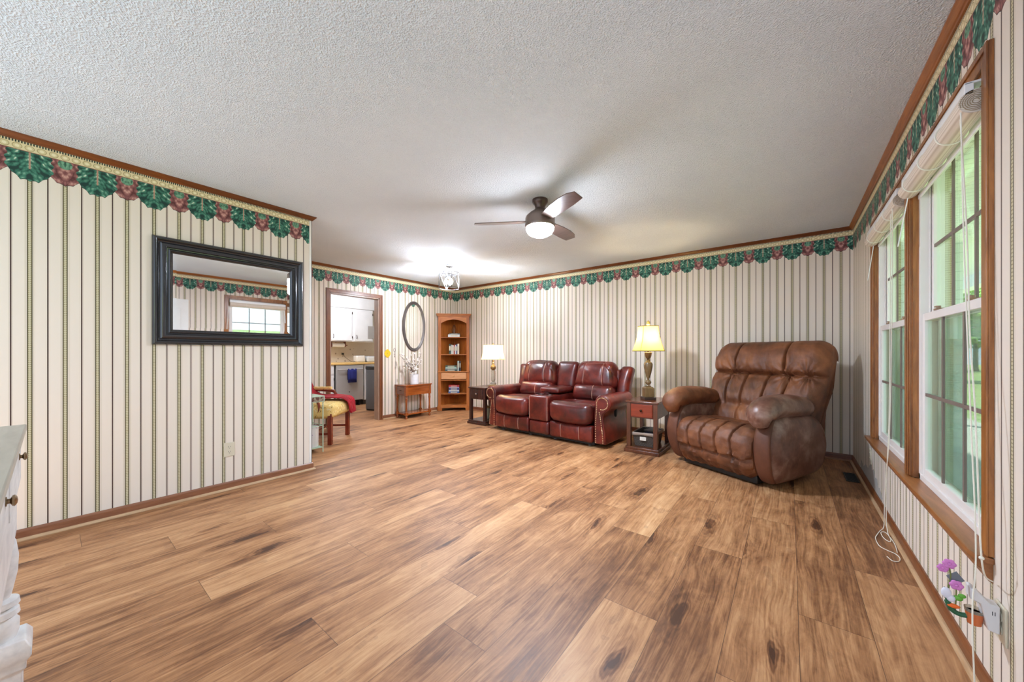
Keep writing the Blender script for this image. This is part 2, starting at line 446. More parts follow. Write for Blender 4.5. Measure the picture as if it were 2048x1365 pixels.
wall('wall_doorway', [(XD - T, XD, 1.543 - T, DY0, 0, H), (XD - T, XD, DY1, YB, 0, H), (XD - T, XD, DY0, DY1, DZ, H)], WP_D)
# corner guard on the end of the left wall
struct(MB().box(XL - .004, XL + .003, 1.525, 1.547, .07, 2.40).box(XL - .03, XL + .003, 1.543, 1.547, .07, 2.40).build('trim_1', plain('corner_guard', (236, 232, 226), .4), smooth=False))

def run(name, prof, a, b, inward, mat):
    """moulding: prof list of (out, z) swept from a to b on the floor plan; inward = unit vector off the wall; a/b ends mitred by extra tuples"""
    (ax, ay, am), (bx, by, bm_) = a, b
    d = Vector((bx - ax, by - ay)).normalized(); mb = MB(); n = len(prof); vs = []
    for (px, py, mt, sg) in ((ax, ay, am, -1), (bx, by, bm_, 1)):
        for o, z in prof: vs.append((px + inward[0] * o + d.x * sg * mt * o, py + inward[1] * o + d.y * sg * mt * o, z))
    fs = [(i, (i + 1) % n, n + (i + 1) % n, n + i) for i in range(n)] + [tuple(range(n)), tuple(reversed(range(n, 2 * n)))]
    return struct(mb.add(vs, fs).build(name, mat, smooth=False))
CR = [(0, H), (0, 2.405), (.008, 2.405), (.011, 2.411), (.016, 2.414), (.026, 2.427), (.030, 2.431), (.033, 2.433), (.033, H)]
BS = [(0, 0), (0, .068), (.006, .068), (.010, .062), (.012, .055), (.012, 0)]
SH = [(.0122, .0005), (.0122, .018), (.018, .0175), (.024, .013), (.027, .006), (.027, .0005)]
W_TRIMY = wood('oak_crown_y', (70, 32, 8), (132, 70, 24), .32, 1, 'y')
W_SHOE = wood('light_shoe', (166, 128, 92), (212, 178, 138), .45, 1, 'y')
W_BASEX = wood('oak_baseboard_x', (96, 52, 34), (136, 80, 54), .4, 1, 'x')
W_SHOEX = wood('shoe_x', (120, 76, 52), (168, 118, 84), .45, 1, 'x')
for nm, pr, mt in (('crown', CR, (W_TRIMY, W_TRIM)), ('baseboard', BS, (W_BASE, W_BASEX)), ('shoe', SH, (W_SHOE, W_SHOEX))):
    y_, x_ = mt
    nn = {'crown': 'trim_crown_', 'baseboard': 'baseboard_', 'shoe': 'trim_shoe_'}[nm]
    yr = W_BASE_R if nm == 'baseboard' else y_
    run(nn + 'left', pr, (XL, -.9, 0), (XL, 1.547, 1), (1, 0), y_)
    run(nn + 'left_return', pr, (XL, 1.547, 1), (XD, 1.547, 0), (0, 1), x_)
    run(nn + 'back', pr, (XD, YB, -1), (XR, YB, -1), (0, -1), x_)
    if nm == 'crown': yr = wood('oak_crown_right', (108, 54, 12), (178, 104, 40), .32, 1, 'y')
    run(nn + 'right', pr, (XR, -.9, 0), (XR, YB, -1), (-1, 0), yr)
    if nm == 'crown': run(nn + 'doorway', pr, (XD, 1.547, 0), (XD, YB, -1), (1, 0), y_)
    else:
        run(nn + 'doorway_near', pr, (XD, 1.6, 0), (XD, DY0 - .06, 0), (1, 0), y_)
        run(nn + 'doorway', pr, (XD, DY1 + .06, 0), (XD, YB, -1), (1, 0), y_)

# ------------------------------------------------------------------ kitchen doorway
def casing(name, x, sx, y0, y1, z0, z1, w, th, mat, matt=None, bottom=False):
    """flat casing round an opening in a wall at x, facing sx"""
    X0, X1 = sorted((x, x + sx * th)); mb = MB()
    mb.prism([(y0 - w, z0), (y0, z0), (y0, z1), (y0 - w, z1 + w)], X0, X1, 'x')
    mb.prism([(y1 + w, z0), (y1 + w, z1 + w), (y1, z1), (y1, z0)], X0, X1, 'x')
    mb.prism([(y0 - w, z1 + w), (y0, z1), (y1, z1), (y1 + w, z1 + w)], X0, X1, 'x')
    e = sx * (th + .005); X2, X3 = sorted((x + sx * th, x + e))        # raised outer band
    k = w * .35
    mb.prism([(y0 - w, z0), (y0 - w + k, z0), (y0 - w + k, z1 + w - k), (y0 - w, z1 + w)], X2, X3, 'x')
    mb.prism([(y1 + w, z0), (y1 + w, z1 + w), (y1 + w - k, z1 + w - k), (y1 + w - k, z0)], X2, X3, 'x')
    mb.prism([(y0 - w, z1 + w), (y0 - w + k, z1 + w - k), (y1 + w - k, z1 + w - k), (y1 + w, z1 + w)], X2, X3, 'x')
    return struct(mb.build(name, mat, smooth=False, bevel=.0015))
casing('trim_doorway', XD, 1, DY0, DY1, 0, DZ, .056, .012, W_CASE)
struct(MB().box(XD - T - .002, XD + .002, DY1 - .018, DY1 + .001, 0, DZ).box(XD - T - .002, XD + .002, DY0 - .001, DY0 + .018, 0, DZ)
       .box(XD - T - .002, XD + .002, DY0, DY1, DZ - .018, DZ + .001).build('trim_doorjamb', wood('jamb', (140, 110, 92), (176, 150, 132), .4), smooth=False))

# ------------------------------------------------------------------ windows
XF0, XF1 = .540, .625
casing('trim_window_casing', XR, -1, WA0, WB1, .47, WZ1, .058, .012, W_WIN)
struct(MB().box(XR - .012, XR + .02, WA1 - .0, WB0 + .0, .47, WZ1).box(XR - .017, XR - .011, WA1 + .014, WA1 + .03, .47, WZ1)
       .box(XR - .017, XR - .011, WB0 - .03, WB0 - .014, .47, WZ1).box(XR - .02, XR - .011, (WA1 + WB0) / 2 - .008, (WA1 + WB0) / 2 + .008, .47, WZ1)
       .build('trim_window_mullion', W_WIN, smooth=False, bevel=.002))
jb = MB()
for y in (WA1, WB1): jb.box(XR - .001, XF0, y - .012, y + .001, .47, WZ1)
for y in (WA0, WB0): jb.box(XR - .001, XF0, y - .001, y + .012, .47, WZ1)
jb.box(XR - .001, XF0, WA0, WA1, WZ1 - .012, WZ1 + .001).box(XR - .001, XF0, WB0, WB1, WZ1 - .012, WZ1 + .001)
struct(jb.build('trim_window_jamb', W_WIN, smooth=False))
struct(MB().prism([(.475, 1.90), (.483, 1.855), (XR + .0, 1.853), (XR, WA0), (XF0 + .02, WA0), (XF0 + .02, WB1), (XR, WB1), (XR, 4.02), (.478, 4.015), (.475, 4.0)], .447, .467, 'z')
       .build('trim_window_stool', W_WINY, smooth=False, bevel=.004))
struct(MB().prism([(XR + .001, .447), (XR - .040, .447), (XR - .036, .432), (XR - .022, .420), (XR - .014, .400), (XR - .010, .388), (XR + .001, .382)], 1.866, 4.0, 'y')
       .build('trim_window_apron', W_WINY, smooth=False, bevel=.002))
def window_unit(name, y0, y1):
    r = bpy.data.objects.new(name, None); COL.objects.link(r); r.location = (XF0, y0, 0); struct(r)
    W = y1 - y0; z0, z1 = .467, WZ1
    fr = MB()                                        # vinyl frame with stepped tracks
    for a, b in ((0, .03), (W - .03, W)): fr.box(0, .085, a, b, z0, z1)
    for a, b in ((.03, .042), (W - .042, W - .03)): fr.box(.030, .036, a, b, z0, z1).box(.060, .066, a, b, z0, z1)
    fr.box(0, .085, 0, W, z1 - .03, z1).box(0, .085, 0, W, z0, z0 + .03)
    fr.build('window_frame', VINYL, r, smooth=False, bevel=.002)
    zm = 1.312
    for nm, xa, za, zb in (('lower_sash', .008, z0 + .03, zm + .02), ('upper_sash', .038, zm - .02, z1 - .03)):
        s = MB(); a, b = .0305, W - .0305; t = .038
        s.box(xa, xa + .024, a, a + t, za, zb).box(xa, xa + .024, b - t, b, za, zb).box(xa + .0005, xa + .0235, a + t - .001, b - t + .001, za, za + t).box(xa + .0005, xa + .0235, a + t - .001, b - t + .001, zb - t, zb)
        so = s.build(nm, VINYL, r, smooth=False, bevel=.002)
        g = MB(); g.box(xa + .010, xa + .013, a + t - .005, b - t + .005, za + t - .005, zb - t + .005)
        g.build('pane', GLASS, so, smooth=False)
        mu = MB(); L_ = b - a - 2 * t; hh = zb - za - 2 * t; w = .008
        for k in (1, 2): mu.box(xa + .0025, xa + .0098, a + t + L_ * k / 3 - w, a + t + L_ * k / 3 + w, za + t, zb - t)
        mu.box(xa + .0027, xa + .0096, a + t, b - t, za + t + hh / 2 - w, za + t + hh / 2 + w)
        mu.build('muntin', MUNT, so, smooth=False)
    MB().box(.0779, .0785, .03, W - .03, z0 + .03, zm).build('insect_screen', SCREEN, r, smooth=False)
    for f in (.28, .72): MB().box(.004, .03, W * f - .022, W * f + .022, zm + .02, zm + .028).lathe([(.008, 0), (.008, .012)], (.016, W * f, zm + .027), 12).box(.008, .022, W * f - .002, W * f + .03, zm + .034, zm + .04).build('sash_lock', TANL, r, smooth=False)
    return r
window_unit('window_1', WA0 + .004, WA1 - .004)
window_unit('window_2', WB0 + .004, WB1 - .004)

# rolled shades under the head casing
CREAM = M('cream_reed_shade'); _p = CREAM.xyz(CREAM.pos())
CREAM.set(Base_Color=CREAM.ramp((_p[2] * 900.0 + _p[0] * 500.0).sin() * .5 + .5, [(.0, srgb(206, 190, 172)), (.6, srgb(232, 220, 206))]), Roughness=.6); CREAM = CREAM.m
SHW = plain('shade_white', (240, 240, 240), .35); CORD = plain('cord_white', (232, 228, 214), .6)
def shade(label, y0, y1, cords):
    r = thing('roller_shade', label, 'window shade', (.502, y0, 1.99), 0)
    L_ = y1 - y0
    MB().box(-.026, -.004, 0, L_, .026, .068).box(-.026, .02, 0, L_, .062, .07).build('headrail', SHW, r, smooth=False, bevel=.002)
    prof = []                                       # spiral of rolled reeds
    mb = MB(); pts = [(.040 * math.cos(a), .040 * math.sin(a)) for a in [2 * PI * i / 28 for i in range(28)]]
    mb.prism(pts, .0, L_ - .004, 'y'); mb.build('shade_roll', CREAM, r)
    sp = [((.006 + .0048 * a / (2 * PI) * 1.15) * math.cos(a), -.0015, (.006 + .0048 * a / (2 * PI) * 1.15) * math.sin(a)) for a in [i * PI / 8 for i in range(90)]]
    MB().tube(sp, .0012, 5).build('rolled_edge', plain('reed_edge', (164, 142, 112), .7), r)
    for f in (.27, .55, .86):
        c = [(.0425 * math.cos(a), L_ * f, .0425 * math.sin(a)) for a in [2 * PI * i / 24 for i in range(24)]]
        MB().tube(c, .0028, 5, closed=True).build('tie_cord', CORD, r)
    MB().prism([(.034, -.052), (.040, -.052), (.046, -.038), (.034, -.030)], .004, L_ - .004, 'y').build('bottom_slat', SHW, r, smooth=False)
    for pts_ in cords:
        q = [Vector(p) - Vector((.502, y0, 1.99)) for p in pts_]
        MB().tube(catmull(q, 8), .0021, 6).build('pull_cord', CORD, r)
    return r
sh = shade('white rolled up reed shade at the top of the near window, tan spiral end showing', WA0 + .014, WA1 - .014,
      [[(.462, 1.905, 1.945), (.462, 1.90, 1.9), (.465, 1.885, 1.47), (.468, 1.84, .9), (.466, 1.80, .62), (.466, 1.795, .45), (.452, 1.763, .36), (.449, 1.752, .25), (.456, 1.765, .1), (.462, 1.78, .004)],
       [(.463, 1.91, 1.93), (.468, 1.872, 1.5), (.468, 1.85, 1.2), (.466, 1.80, .95), (.462, 1.752, .62), (.462, 1.736, .505), (.478, 1.77, .44), (.512, 1.84, .40)]])
MB().sphere((.462 - .502, 1.736 - WA0 - .014, .505 - 1.99), .006, 6).build('cord_knot', CORD, sh)
def wand(s, y0, a, b):
    a = Vector(a) - Vector((.502, y0, 1.99)); b = Vector(b) - Vector((.502, y0, 1.99)); d = .008
    MB().add([a + Vector((0, -d, 0)), a + Vector((0, d, 0)), b + Vector((0, d, 0)), b + Vector((0, -d, 0)), a + Vector((-.003, -d, 0)), a + Vector((-.003, d, 0)), b + Vector((-.003, d, 0)), b + Vector((-.003, -d, 0))],
             [(0, 1, 2, 3), (7, 6, 5, 4), (0, 4, 5, 1), (1, 5, 6, 2), (2, 6, 7, 3), (3, 7, 4, 0)]).build('wand', SHW, s, smooth=False)
wand(sh, WA0 + .014, (.505, 2.79, 2.0), (.462, 2.79, 1.70))
sh = shade('white rolled up reed shade of the far window, its cord reaching the floor', WB0 + .014, WB1 - .014,
      [[(.462, 2.95, 1.945), (.462, 2.93, 1.9), (.462, 2.94, 1.43), (.466, 3.0, .86), (.468, 3.07, .55), (.466, 3.12, .40), (.470, 3.20, .15), (.472, 3.23, .03), (.45, 3.2, .006),
        (.425, 3.12, .004), (.412, 3.06, .004), (.414, 2.96, .004), (.44, 2.92, .004), (.468, 2.895, .004), (.478, 2.85, .004), (.465, 2.80, .004), (.440, 2.79, .004), (.426, 2.83, .004)],
       [(.462, 2.97, 1.93), (.466, 3.03, .86), (.469, 3.10, .52), (.478, 3.2, .12), (.480, 3.17, .02), (.482, 3.10, .004), (.470, 3.06, .004), (.452, 3.10, .004), (.452, 3.18, .005), (.476, 3.19, .006), (.489, 3.05, .004), (.480, 2.92, .004)]])
wand(sh, WB0 + .014, (.512, 3.875, 1.95), (.480, 3.875, 1.69))

# ------------------------------------------------------------------ red leather reclining loveseat
LR = leather('red_leather', (42, 14, 12), (88, 25, 20), (130, 44, 30), .30, 3.4, .22, .25)
LR_ST = plain('tan_thread', (206, 160, 136), .6)
DARK = plain('black_plastic', (22, 21, 21), .5)
BRASS = plain('antique_brass', (214, 190, 150), .3, 1)
def stitches(mp, paths, parent, r=.0026, mat=None, name='stitching'):
    for pth in paths: MB().tube([mp(p) for p in pth], r, 5).build(name, mat or LR_ST, parent)
def lin(a, b, n=14): return [tuple(a[k] + (b[k] - a[k]) * i / n for k in range(3)) for i in range(n + 1)]
def build_sofa():
    r = thing('reclining_loveseat', 'dark red leather reclining loveseat with rolled nailhead arms and centre console', 'sofa', (-2.625, 3.955, 0), math.radians(-2.4))
    MB().box(-.78, .78, .06, .86, .018, .075).build('base', DARK, r, bevel=.004)
    gm = plain('grey_glide', (90, 90, 92), .5)
    for x in (-.7, -.2, .2, .7):
        for y in (.1, .8): MB().lathe([(.022, 0), (.022, .02)], (x, y, 0), 12).build('glide_foot', gm, r)
    MB().box(-.80, .80, .74, .90, .06, .90).build('back_panel', LR, r, bevel=.03, seg=4)
    for s in (-1, 1):
        cx = s * .475
        def wp(pos, p, cx=cx):                      # footrest, bulging
            return Vector((cx + pos.x, .045 + pos.y, .150 + pos.z + .006 * (p[0] ** 2) * (p[2] > 0)))
        mb, mp = cushion((.305, .045, .098), .025, nn=(60, 4, 10), puff=(0, .016, 0), warp=wp, disp=lambda p, pos, n: -.006 * (gauss(abs(p[0]) - .42, .03)) * (p[1] < -.9))
        fo = mb.build('footrest', LR, r); stitches(mp, [lin((x, -1, -.9), (x, -1, .9)) for x in (-.42, .42)], fo)
        def ws(pos, p, cx=cx):                      # seat: rolls over the front edge, sags in the middle
            y = .33 + pos.y; z = .385 + pos.z
            fr = max(0, -p[1]);
            z -= .030 * (1 - p[0] ** 2) * (p[1] < .99) * max(0, 1 - abs(p[1] + .2)) * (p[2] > 0)
            z += .045 * max(0, -p[1] - .2) ** 2 * (p[2] > 0) - .05 * max(0, p[1])
            if p[2] < 0: z -= .030 * (1 - p[0] ** 2) * fr ** 4
            return Vector((cx + pos.x, y, z))
        mb, mp = cushion((.303, .375, .118), .085, nn=(30, 60, 12), puff=(0, .03, .03), warp=ws,
                         disp=lambda p, pos, n: .004 * noise.noise(pos * 9 + Vector((s * 3, 0, 0))) - .005 * gauss(p[1] + .72, .03) * (p[2] > .9))
        so = mb.build('seat', LR, r); stitches(mp, [lin((-.95, -.72, 1), (.95, -.72, 1), 22)], so)
        def wl(pos, p, cx=cx):                      # lumbar cushion
            q = Matrix.Rotation(math.radians(-14), 3, 'X') @ Vector((pos.x, pos.y, pos.z)); return Vector((cx, .63, .565)) + q + Vector((0, 0, .012 * (1 - p[0] ** 2)))
        mb, mp = cushion((.30, .085, .115), .06, nn=(22, 8, 12), puff=(0, .035, .01), warp=wl, disp=lambda p, pos, n: .004 * noise.noise(pos * 11))
        lo = mb.build('lumbar_cushion', LR, r); stitches(mp, [lin((x, -1, -.9), (x * .9, -1, .9)) for x in (.12,)], lo)
        def wh(pos, p, cx=cx, s=s):                 # headrest cushion, wider at the bottom corners
            k = 1 + .06 * -p[2]
            q = Matrix.Rotation(math.radians(-13), 3, 'X') @ Vector((pos.x * k, pos.y, pos.z - .018 * (1 - p[0] ** 2) * (p[2] < 0)))
            return Vector((cx, .735, .815)) + q
        mb, mp = cushion((.298, .105, .185), .085, nn=(64, 10, 26), puff=(0, .05, .012), warp=wh,
                         disp=lambda p, pos, n: (-.007 * gauss(abs(p[0]) - .46, .03) - .010 * gauss(abs(p[0]) + p[2] * .55 - .98, .05) * (abs(p[0]) > .5) + .004 * noise.noise(pos * 12)) * (n.y < .2))
        ho = mb.build('headrest_cushion', LR, r); stitches(mp, [lin((x, -1, -.92), (x, -1, .98)) for x in (-.46, .46)], ho)
        def ww(pos, p, s=s):                        # wing at the end of the back
            q = Matrix.Rotation(math.radians(-14), 3, 'X') @ pos; return Vector((s * .845, .80, .70)) + q + Vector((s * .03 * max(0, p[2]), 0, 0))
        mb, mp = cushion((.085, .075, .245), .05, nn=(10, 8, 20), puff=(0, .02, .0), warp=ww)
        mb.build('back_wing', LR, r)
    # centre console
    mb, mp = cushion((.158, .05, .165), .028, nn=(14, 5, 16), puff=(0, .008, 0), warp=lambda pos, p: Vector((pos.x, .035 + pos.y, .395 + pos.z)))
    co = mb.build('console_front', LR, r); stitches(mp, [lin((x, -1, -.95), (x, -1, .92)) for x in (-.93, .93)], co)
    mb, mp = cushion((.158, .045, .085), .025, nn=(14, 5, 8), puff=(0, .008, 0), warp=lambda pos, p: Vector((pos.x, .045 + pos.y, .140 + pos.z)))
    mb.build('console_lower_panel', LR, r)
    mb, mp = cushion((.158, .31, .17), .02, nn=(8, 8, 8), warp=lambda pos, p: Vector((pos.x, .36 + pos.y, .388 + pos.z + .03 * (p[1] > .2) * (p[2] > .9) * 0)))
    bo = mb.build('console_box', LR, r)
    cs = plain('cup_steel', (120, 116, 112), .25, 1)
    for x in (-.07, .07): MB().lathe([(.044, 0), (.044, .006), (.036, .006), (.034, -.01), (.001, -.01)], (x, .16, .556), 24).build('cup_holder', cs, r)
    mb, mp = cushion((.158, .20, .036), .032, nn=(14, 16, 6), puff=(0, 0, .012), warp=lambda pos, p: Vector((pos.x, .44 + pos.y, .612 + pos.z)))
    lo = mb.build('console_lid', LR, r)
    def wc(pos, p):
        q = Matrix.Rotation(math.radians(-13), 3, 'X') @ Vector((pos.x * (1 + .08 * p[2]), pos.y, pos.z)); return Vector((0, .765, .79)) + q
    mb, mp = cushion((.160, .085, .205), .055, nn=(14, 8, 18), puff=(0, .022, .005), warp=wc); mb.build('console_backrest', LR, r)
    # rolled arms
    for s in (-1, 1):
        cx, cz, R = .900, .530, .102
        out = [(.792, .05), (.790, .30), (.792, .42)]
        out += [(cx + R * math.cos(math.radians(a)), cz + R * math.sin(math.radians(a))) for a in range(196, -62, -14)]
        out += [(.915, .405), (.905, .36), (.915, .28), (.930, .18), (.938, .05)]
        out = [(s * x, z) for x, z in out]
        a = MB().prism(out, .03, .70, 'y').build('arm', LR, r, bevel=.014, seg=4)
        ci = [(s * (cx + (x * s - cx) * .84 if False else x * s), z) for x, z in out]
        # front facing: a slightly smaller plate of the same outline
        cen = Vector((s * .865, .30)); pl = []
        for x, z in out:
            v = Vector((x, z)); k = .013
            if z > .43: c2 = Vector((s * cx, cz)); v = c2 + (v - c2) * (1 - k / R * 1.0)
            else: v = Vector((x + s * (k if x * s < .86 else -k), max(z, .06)))
            pl.append((v.x, v.y))
        MB().prism(pl, .017, .031, 'y').build('front_facing', LR, a, bevel=.006, seg=3)
        nl = MB(); path = []
        path += [(.818, .07), (.816, .2), (.818, .33), (.828, .42)] + [(cx + (R - .032) * math.cos(math.radians(t)), cz + (R - .032) * math.sin(math.radians(t))) for t in range(190, -130, -16)]
        q = catmull([(x * s, 0, z) for x, z in path], 10); acc = 0; last = q[0]
        pts = [q[0]]
        for v in q[1:]:
            if (v - pts[-1]).length >= .0165: pts.append(v)
        path2 = [(.866, .425), (.878, .37), (.890, .28), (.904, .18), (.912, .07)]
        q = catmull([(x * s, 0, z) for x, z in path2], 12); pts2 = [q[0]]
        for v in q[1:]:
            if (v - pts2[-1]).length >= .0165: pts2.append(v)
        for v in pts + pts2: nl.sphere((v.x, .0165, v.z), .0066, 5, (1, .5, 1))
        nl.build('nailhead_trim', BRASS, a)
    MB().lathe([(.001, 0), (.036, 0), (.036, .012), (.026, .018), (.001, .018)], (0, 0, 0), 24).tf(Matrix.Translation((.937, .30, .40)) @ Matrix.Rotation(PI / 2, 4, 'Y') @ Matrix.Scale(1.5, 4, (1, 0, 0))).build('recline_handle', DARK, r)
    return r
build_sofa()

# ------------------------------------------------------------------ brown leather recliner
LB = leather('brown_leather', (54, 30, 18), (108, 62, 36), (146, 90, 54), .5, 2.6, .6, 0, .9)
LBS = leather('brown_suede', (80, 44, 26), (98, 55, 34), (112, 66, 44), .62, 3, .2, 0)
LBSIDE = leather('sheened_brown_leather', (76, 46, 36), (114, 76, 62), (154, 122, 108), .32, 4.5, .25, 0, .25)  # window sheen painted into the colour: paler and greyer than the seat leather
def build_recliner():
    r = thing('recliner_armchair', 'large brown leather recliner with pillow arms and channelled seat beside window', 'armchair', (-.581, 3.736, 0), math.radians(-27))
    MB().box(-.36, .36, .10, .84, .012, .085).build('base', DARK, r, bevel=.01)
    # seat and footrest in one waterfall
    prof = catmull([Vector(q) for q in [(.10, .055), (.035, .10), (-.01, .19), (-.03, .29), (-.015, .39), (.05, .462), (.14, .488), (.26, .484), (.40, .470), (.56, .455), (.60, .40), (.56, .30), (.30, .26), (.16, .18), (.14, .09)]], 5, True)
    n = len(prof); cen = Vector((.2, .33)); hw = .368
    seams = [-.225, -.085, .060, .205]
    xs = [-hw + 2 * hw * i / 160 for i in range(161)]
    fr = n * 9 / 15
    def place(x, q, t):
        i = t * n; e = abs(x) / hw; k = 1 - .16 * max(0, (e - .80) / .20) ** 2.2
        v = cen + (q - cen) * k; nr = (q - cen).normalized(); d = 0
        front = i < fr
        if front:
            lower = i < n * 2.0 / 15
            sd = min(abs(x - s + .01 * math.sin(i * .4)) for s in seams)
            d -= (.026 * gauss(sd, .0085)) * (0 if lower else 1)
            d += .012 * (1 - min(1, (sd / .07)) ** 0) if False else 0
            j = n * 2.1 / 15; d -= .032 * gauss((i - j) / 1.6, .5)
            d += .009 * noise.noise(Vector((x * 9, i * .9, 1))) + .005 * max(0, 1 - i / 40) * math.sin(i * 2.1 + 2.5 * noise.noise(Vector((x * 12, 0, 3)))) + .0045 * noise.noise(Vector((x * 20, i * 2.2, 4)))
            if lower: d += .007 * math.sin(x * 70 + 2 * noise.noise(Vector((x * 8, 0, 0)))) * .6
        v = v + nr * d
        return (x, v.x, v.y)
    loft(prof, xs, place).build('seat', LB, r, smooth=60)
    # backrest
    bp = catmull([Vector(q) for q in [(.52, .34), (.545, .46), (.590, .60), (.640, .72), (.700, .83), (.752, .895), (.742, .955), (.752, 1.05), (.800, 1.155), (.885, 1.225), (.99, 1.243), (1.075, 1.205), (1.095, 1.14), (1.05, 1.09), (.99, 1.00), (.93, .70), (.86, .36), (.70, .30)]], 6, True)
    n2 = len(bp); bw = .535; xs2 = [-bw + 2 * bw * i / 200 for i in range(201)]; c2 = Vector((.80, .80))
    def seg(i): return i / 6
    def placeb(x, q, t):
        i = t * n2 / 6; e = abs(x) / bw
        wz = 1 - .16 * max(0, min(1, (.80 - q.y) / .4)) - .04 * max(0, (q.y - 1.1) / .14)
        k = max(0, (e - .78) / .22); sp = .5 * (q + Vector((.86 + .22 * (q.y - .8), q.y)))
        v = q.lerp(Vector((.90 + .18 * (q.y - .8), q.y * .985 + .01)), .50 * k ** 2.4)
        if q.y > 1.1: v.y -= .055 * k ** 2
        d = 0; out = Vector((-1, .25)).normalized()
        if i < 10.5:
            crease = 5.55
            d -= .060 * gauss(i - crease, .27) * (1 - .3 * k)
            d -= .032 * gauss(i - 2.0, .30)
            if i > crease: sd = min(abs(x - .22), abs(x + .25)); d -= .034 * gauss(sd, .009)
            elif i > 2.0: sd = min(abs(x - s) for s in (-.295, -.125, .085, .265)); d -= .034 * gauss(sd, .009)
            else: sd = min(abs(x - s) for s in (-.14, .09, .27)); d -= .022 * gauss(sd, .010)
            fan = 0
            for sx, sz in ((.25, .915), (-.25, .915), (.42, .92)):
                rr = math.hypot(x - sx, q.y - sz); an = math.atan2(q.y - sz, x - sx); fan += .010 * math.sin(an * 13) * gauss(rr, .12) * min(1, rr / .03)
            d += fan + .010 * noise.noise(Vector((x * 8, q.y * 9, 2))) + .007 * noise.noise(Vector((x * 26 + q.y * 12, q.y * 9, 7)))
        if 10.5 <= i < 14: d += .008 * noise.noise(Vector((x * 18, q.y * 9, 2)))
        v = v + out * d
        return (x * wz, v.x, v.y)
    loft(bp, xs2, placeb).build('backrest', LB, r, smooth=60)
    MB().prism([(.80, .30), (.92, .32), (1.035, 1.08), (.985, 1.13), (.90, .9)], -.47, .47, 'x').build('back_shell', LBS, r, bevel=.02, seg=3)
    # arms : barrel shaped side with smooth front panel
    ao = catmull([Vector(q) for q in [(.13, .055), (.055, .16), (.022, .30), (.030, .42), (.075, .52), (.17, .60), (.40, .60), (.66, .58), (.80, .50), (.845, .36), (.83, .20), (.77, .075), (.50, .045), (.25, .04)]], 5, True)
    ca = Vector((.44, .33))
    for s in (-1, 1):
        def pl(x, q, t, s=s):
            e = (x - .365) / .155                     # 0 inner .. 1 outer
            k = 1 - .20 * max(0, (e - .55) / .45) ** 2.4 - .05 * max(0, (.2 - e) / .2) ** 2
            v = ca + (q - ca) * k; b = .030 * math.sin(max(0, min(1, (q.y - .03) / .55)) * PI) * e
            return (s * (x + b), v.x, v.y)
        xs3 = [.365 + .155 * i / 16 for i in range(17)]
        a = loft(ao, xs3, pl).build('arm', LBSIDE, r, smooth=60)
        fp = [q for q in ao if q.x < .19 or True]
        # front panel strip following the curved front
        fr_ = [q for i, q in enumerate(ao) if i <= 25]
        vs = []; fs = []; nx = 10
        for j, q in enumerate(fr_):
            for i in range(nx + 1):
                e = .06 + .70 * i / nx; x = .365 + .155 * e; v = pl(x, ca + (q - ca) * 1.0, 0)
                vn = (q - ca).normalized() * (.007 + .004 * math.sin(PI * i / nx)); vs.append((v[0], v[1] + vn.x, v[2] + vn.y))
        for j in range(len(fr_) - 1):
            for i in range(nx): k = j * (nx + 1) + i; fs.append((k, k + 1, k + nx + 2, k + nx + 1))
        fo = MB().add(vs, fs).build('front_panel', LBS, a); sm = fo.modifiers.new('solid', 'SOLIDIFY'); sm.thickness = .008; sm.offset = 0
        # pillow on the arm
        path = [(.025, .530), (.012, .605), (.07, .650), (.19, .668), (.34, .664), (.49, .655), (.62, .640), (.70, .620)]
        rad = [.055, .092, .108, .112, .112, .106, .092, .040]
        pp = catmull([Vector((a_[0], a_[1], r_)) for a_, r_ in zip(path, rad)], 6); vs = []; fs = []; m_ = 32
        for j, q in enumerate(pp):
            b = pp[max(0, j - 1)]; c = pp[min(len(pp) - 1, j + 1)]; tg = Vector((c.x - b.x, c.y - b.y)).normalized(); nr = Vector((-tg.y, tg.x))
            for i in range(m_):
                an = 2 * PI * i / m_; ca_, sa_ = math.cos(an), math.sin(an); R_ = max(.006, q.z)
                wr = 1 + (.035 * math.sin(an * 17 + 2 * math.sin(j * .9)) * gauss((j - 9) / 7, 1)) + .05 * noise.noise(Vector((ca_ * 2, sa_ * 2, j * .25 + s)))
                xx = s * (.432 + 1.05 * R_ * ca_ * wr); hgt = R_ * .80 * sa_ * wr * (1.2 if sa_ > 0 else 1.0)
                vs.append((xx, q.x + nr.x * hgt, q.y + nr.y * hgt))
        for j in range(len(pp) - 1):
            for i in range(m_): fs.append((j * m_ + i, j * m_ + (i + 1) % m_, (j + 1) * m_ + (i + 1) % m_, (j + 1) * m_ + i))
        fs.append(tuple(reversed(range(m_)))); fs.append(tuple((len(pp) - 1) * m_ + i for i in range(m_)))
        MB().add(vs, fs).build('arm_pad', LB if s < 0 else LBSIDE, r, smooth=70)  # right pad takes the paler leather, its window sheen painted in
    return r
build_recliner()

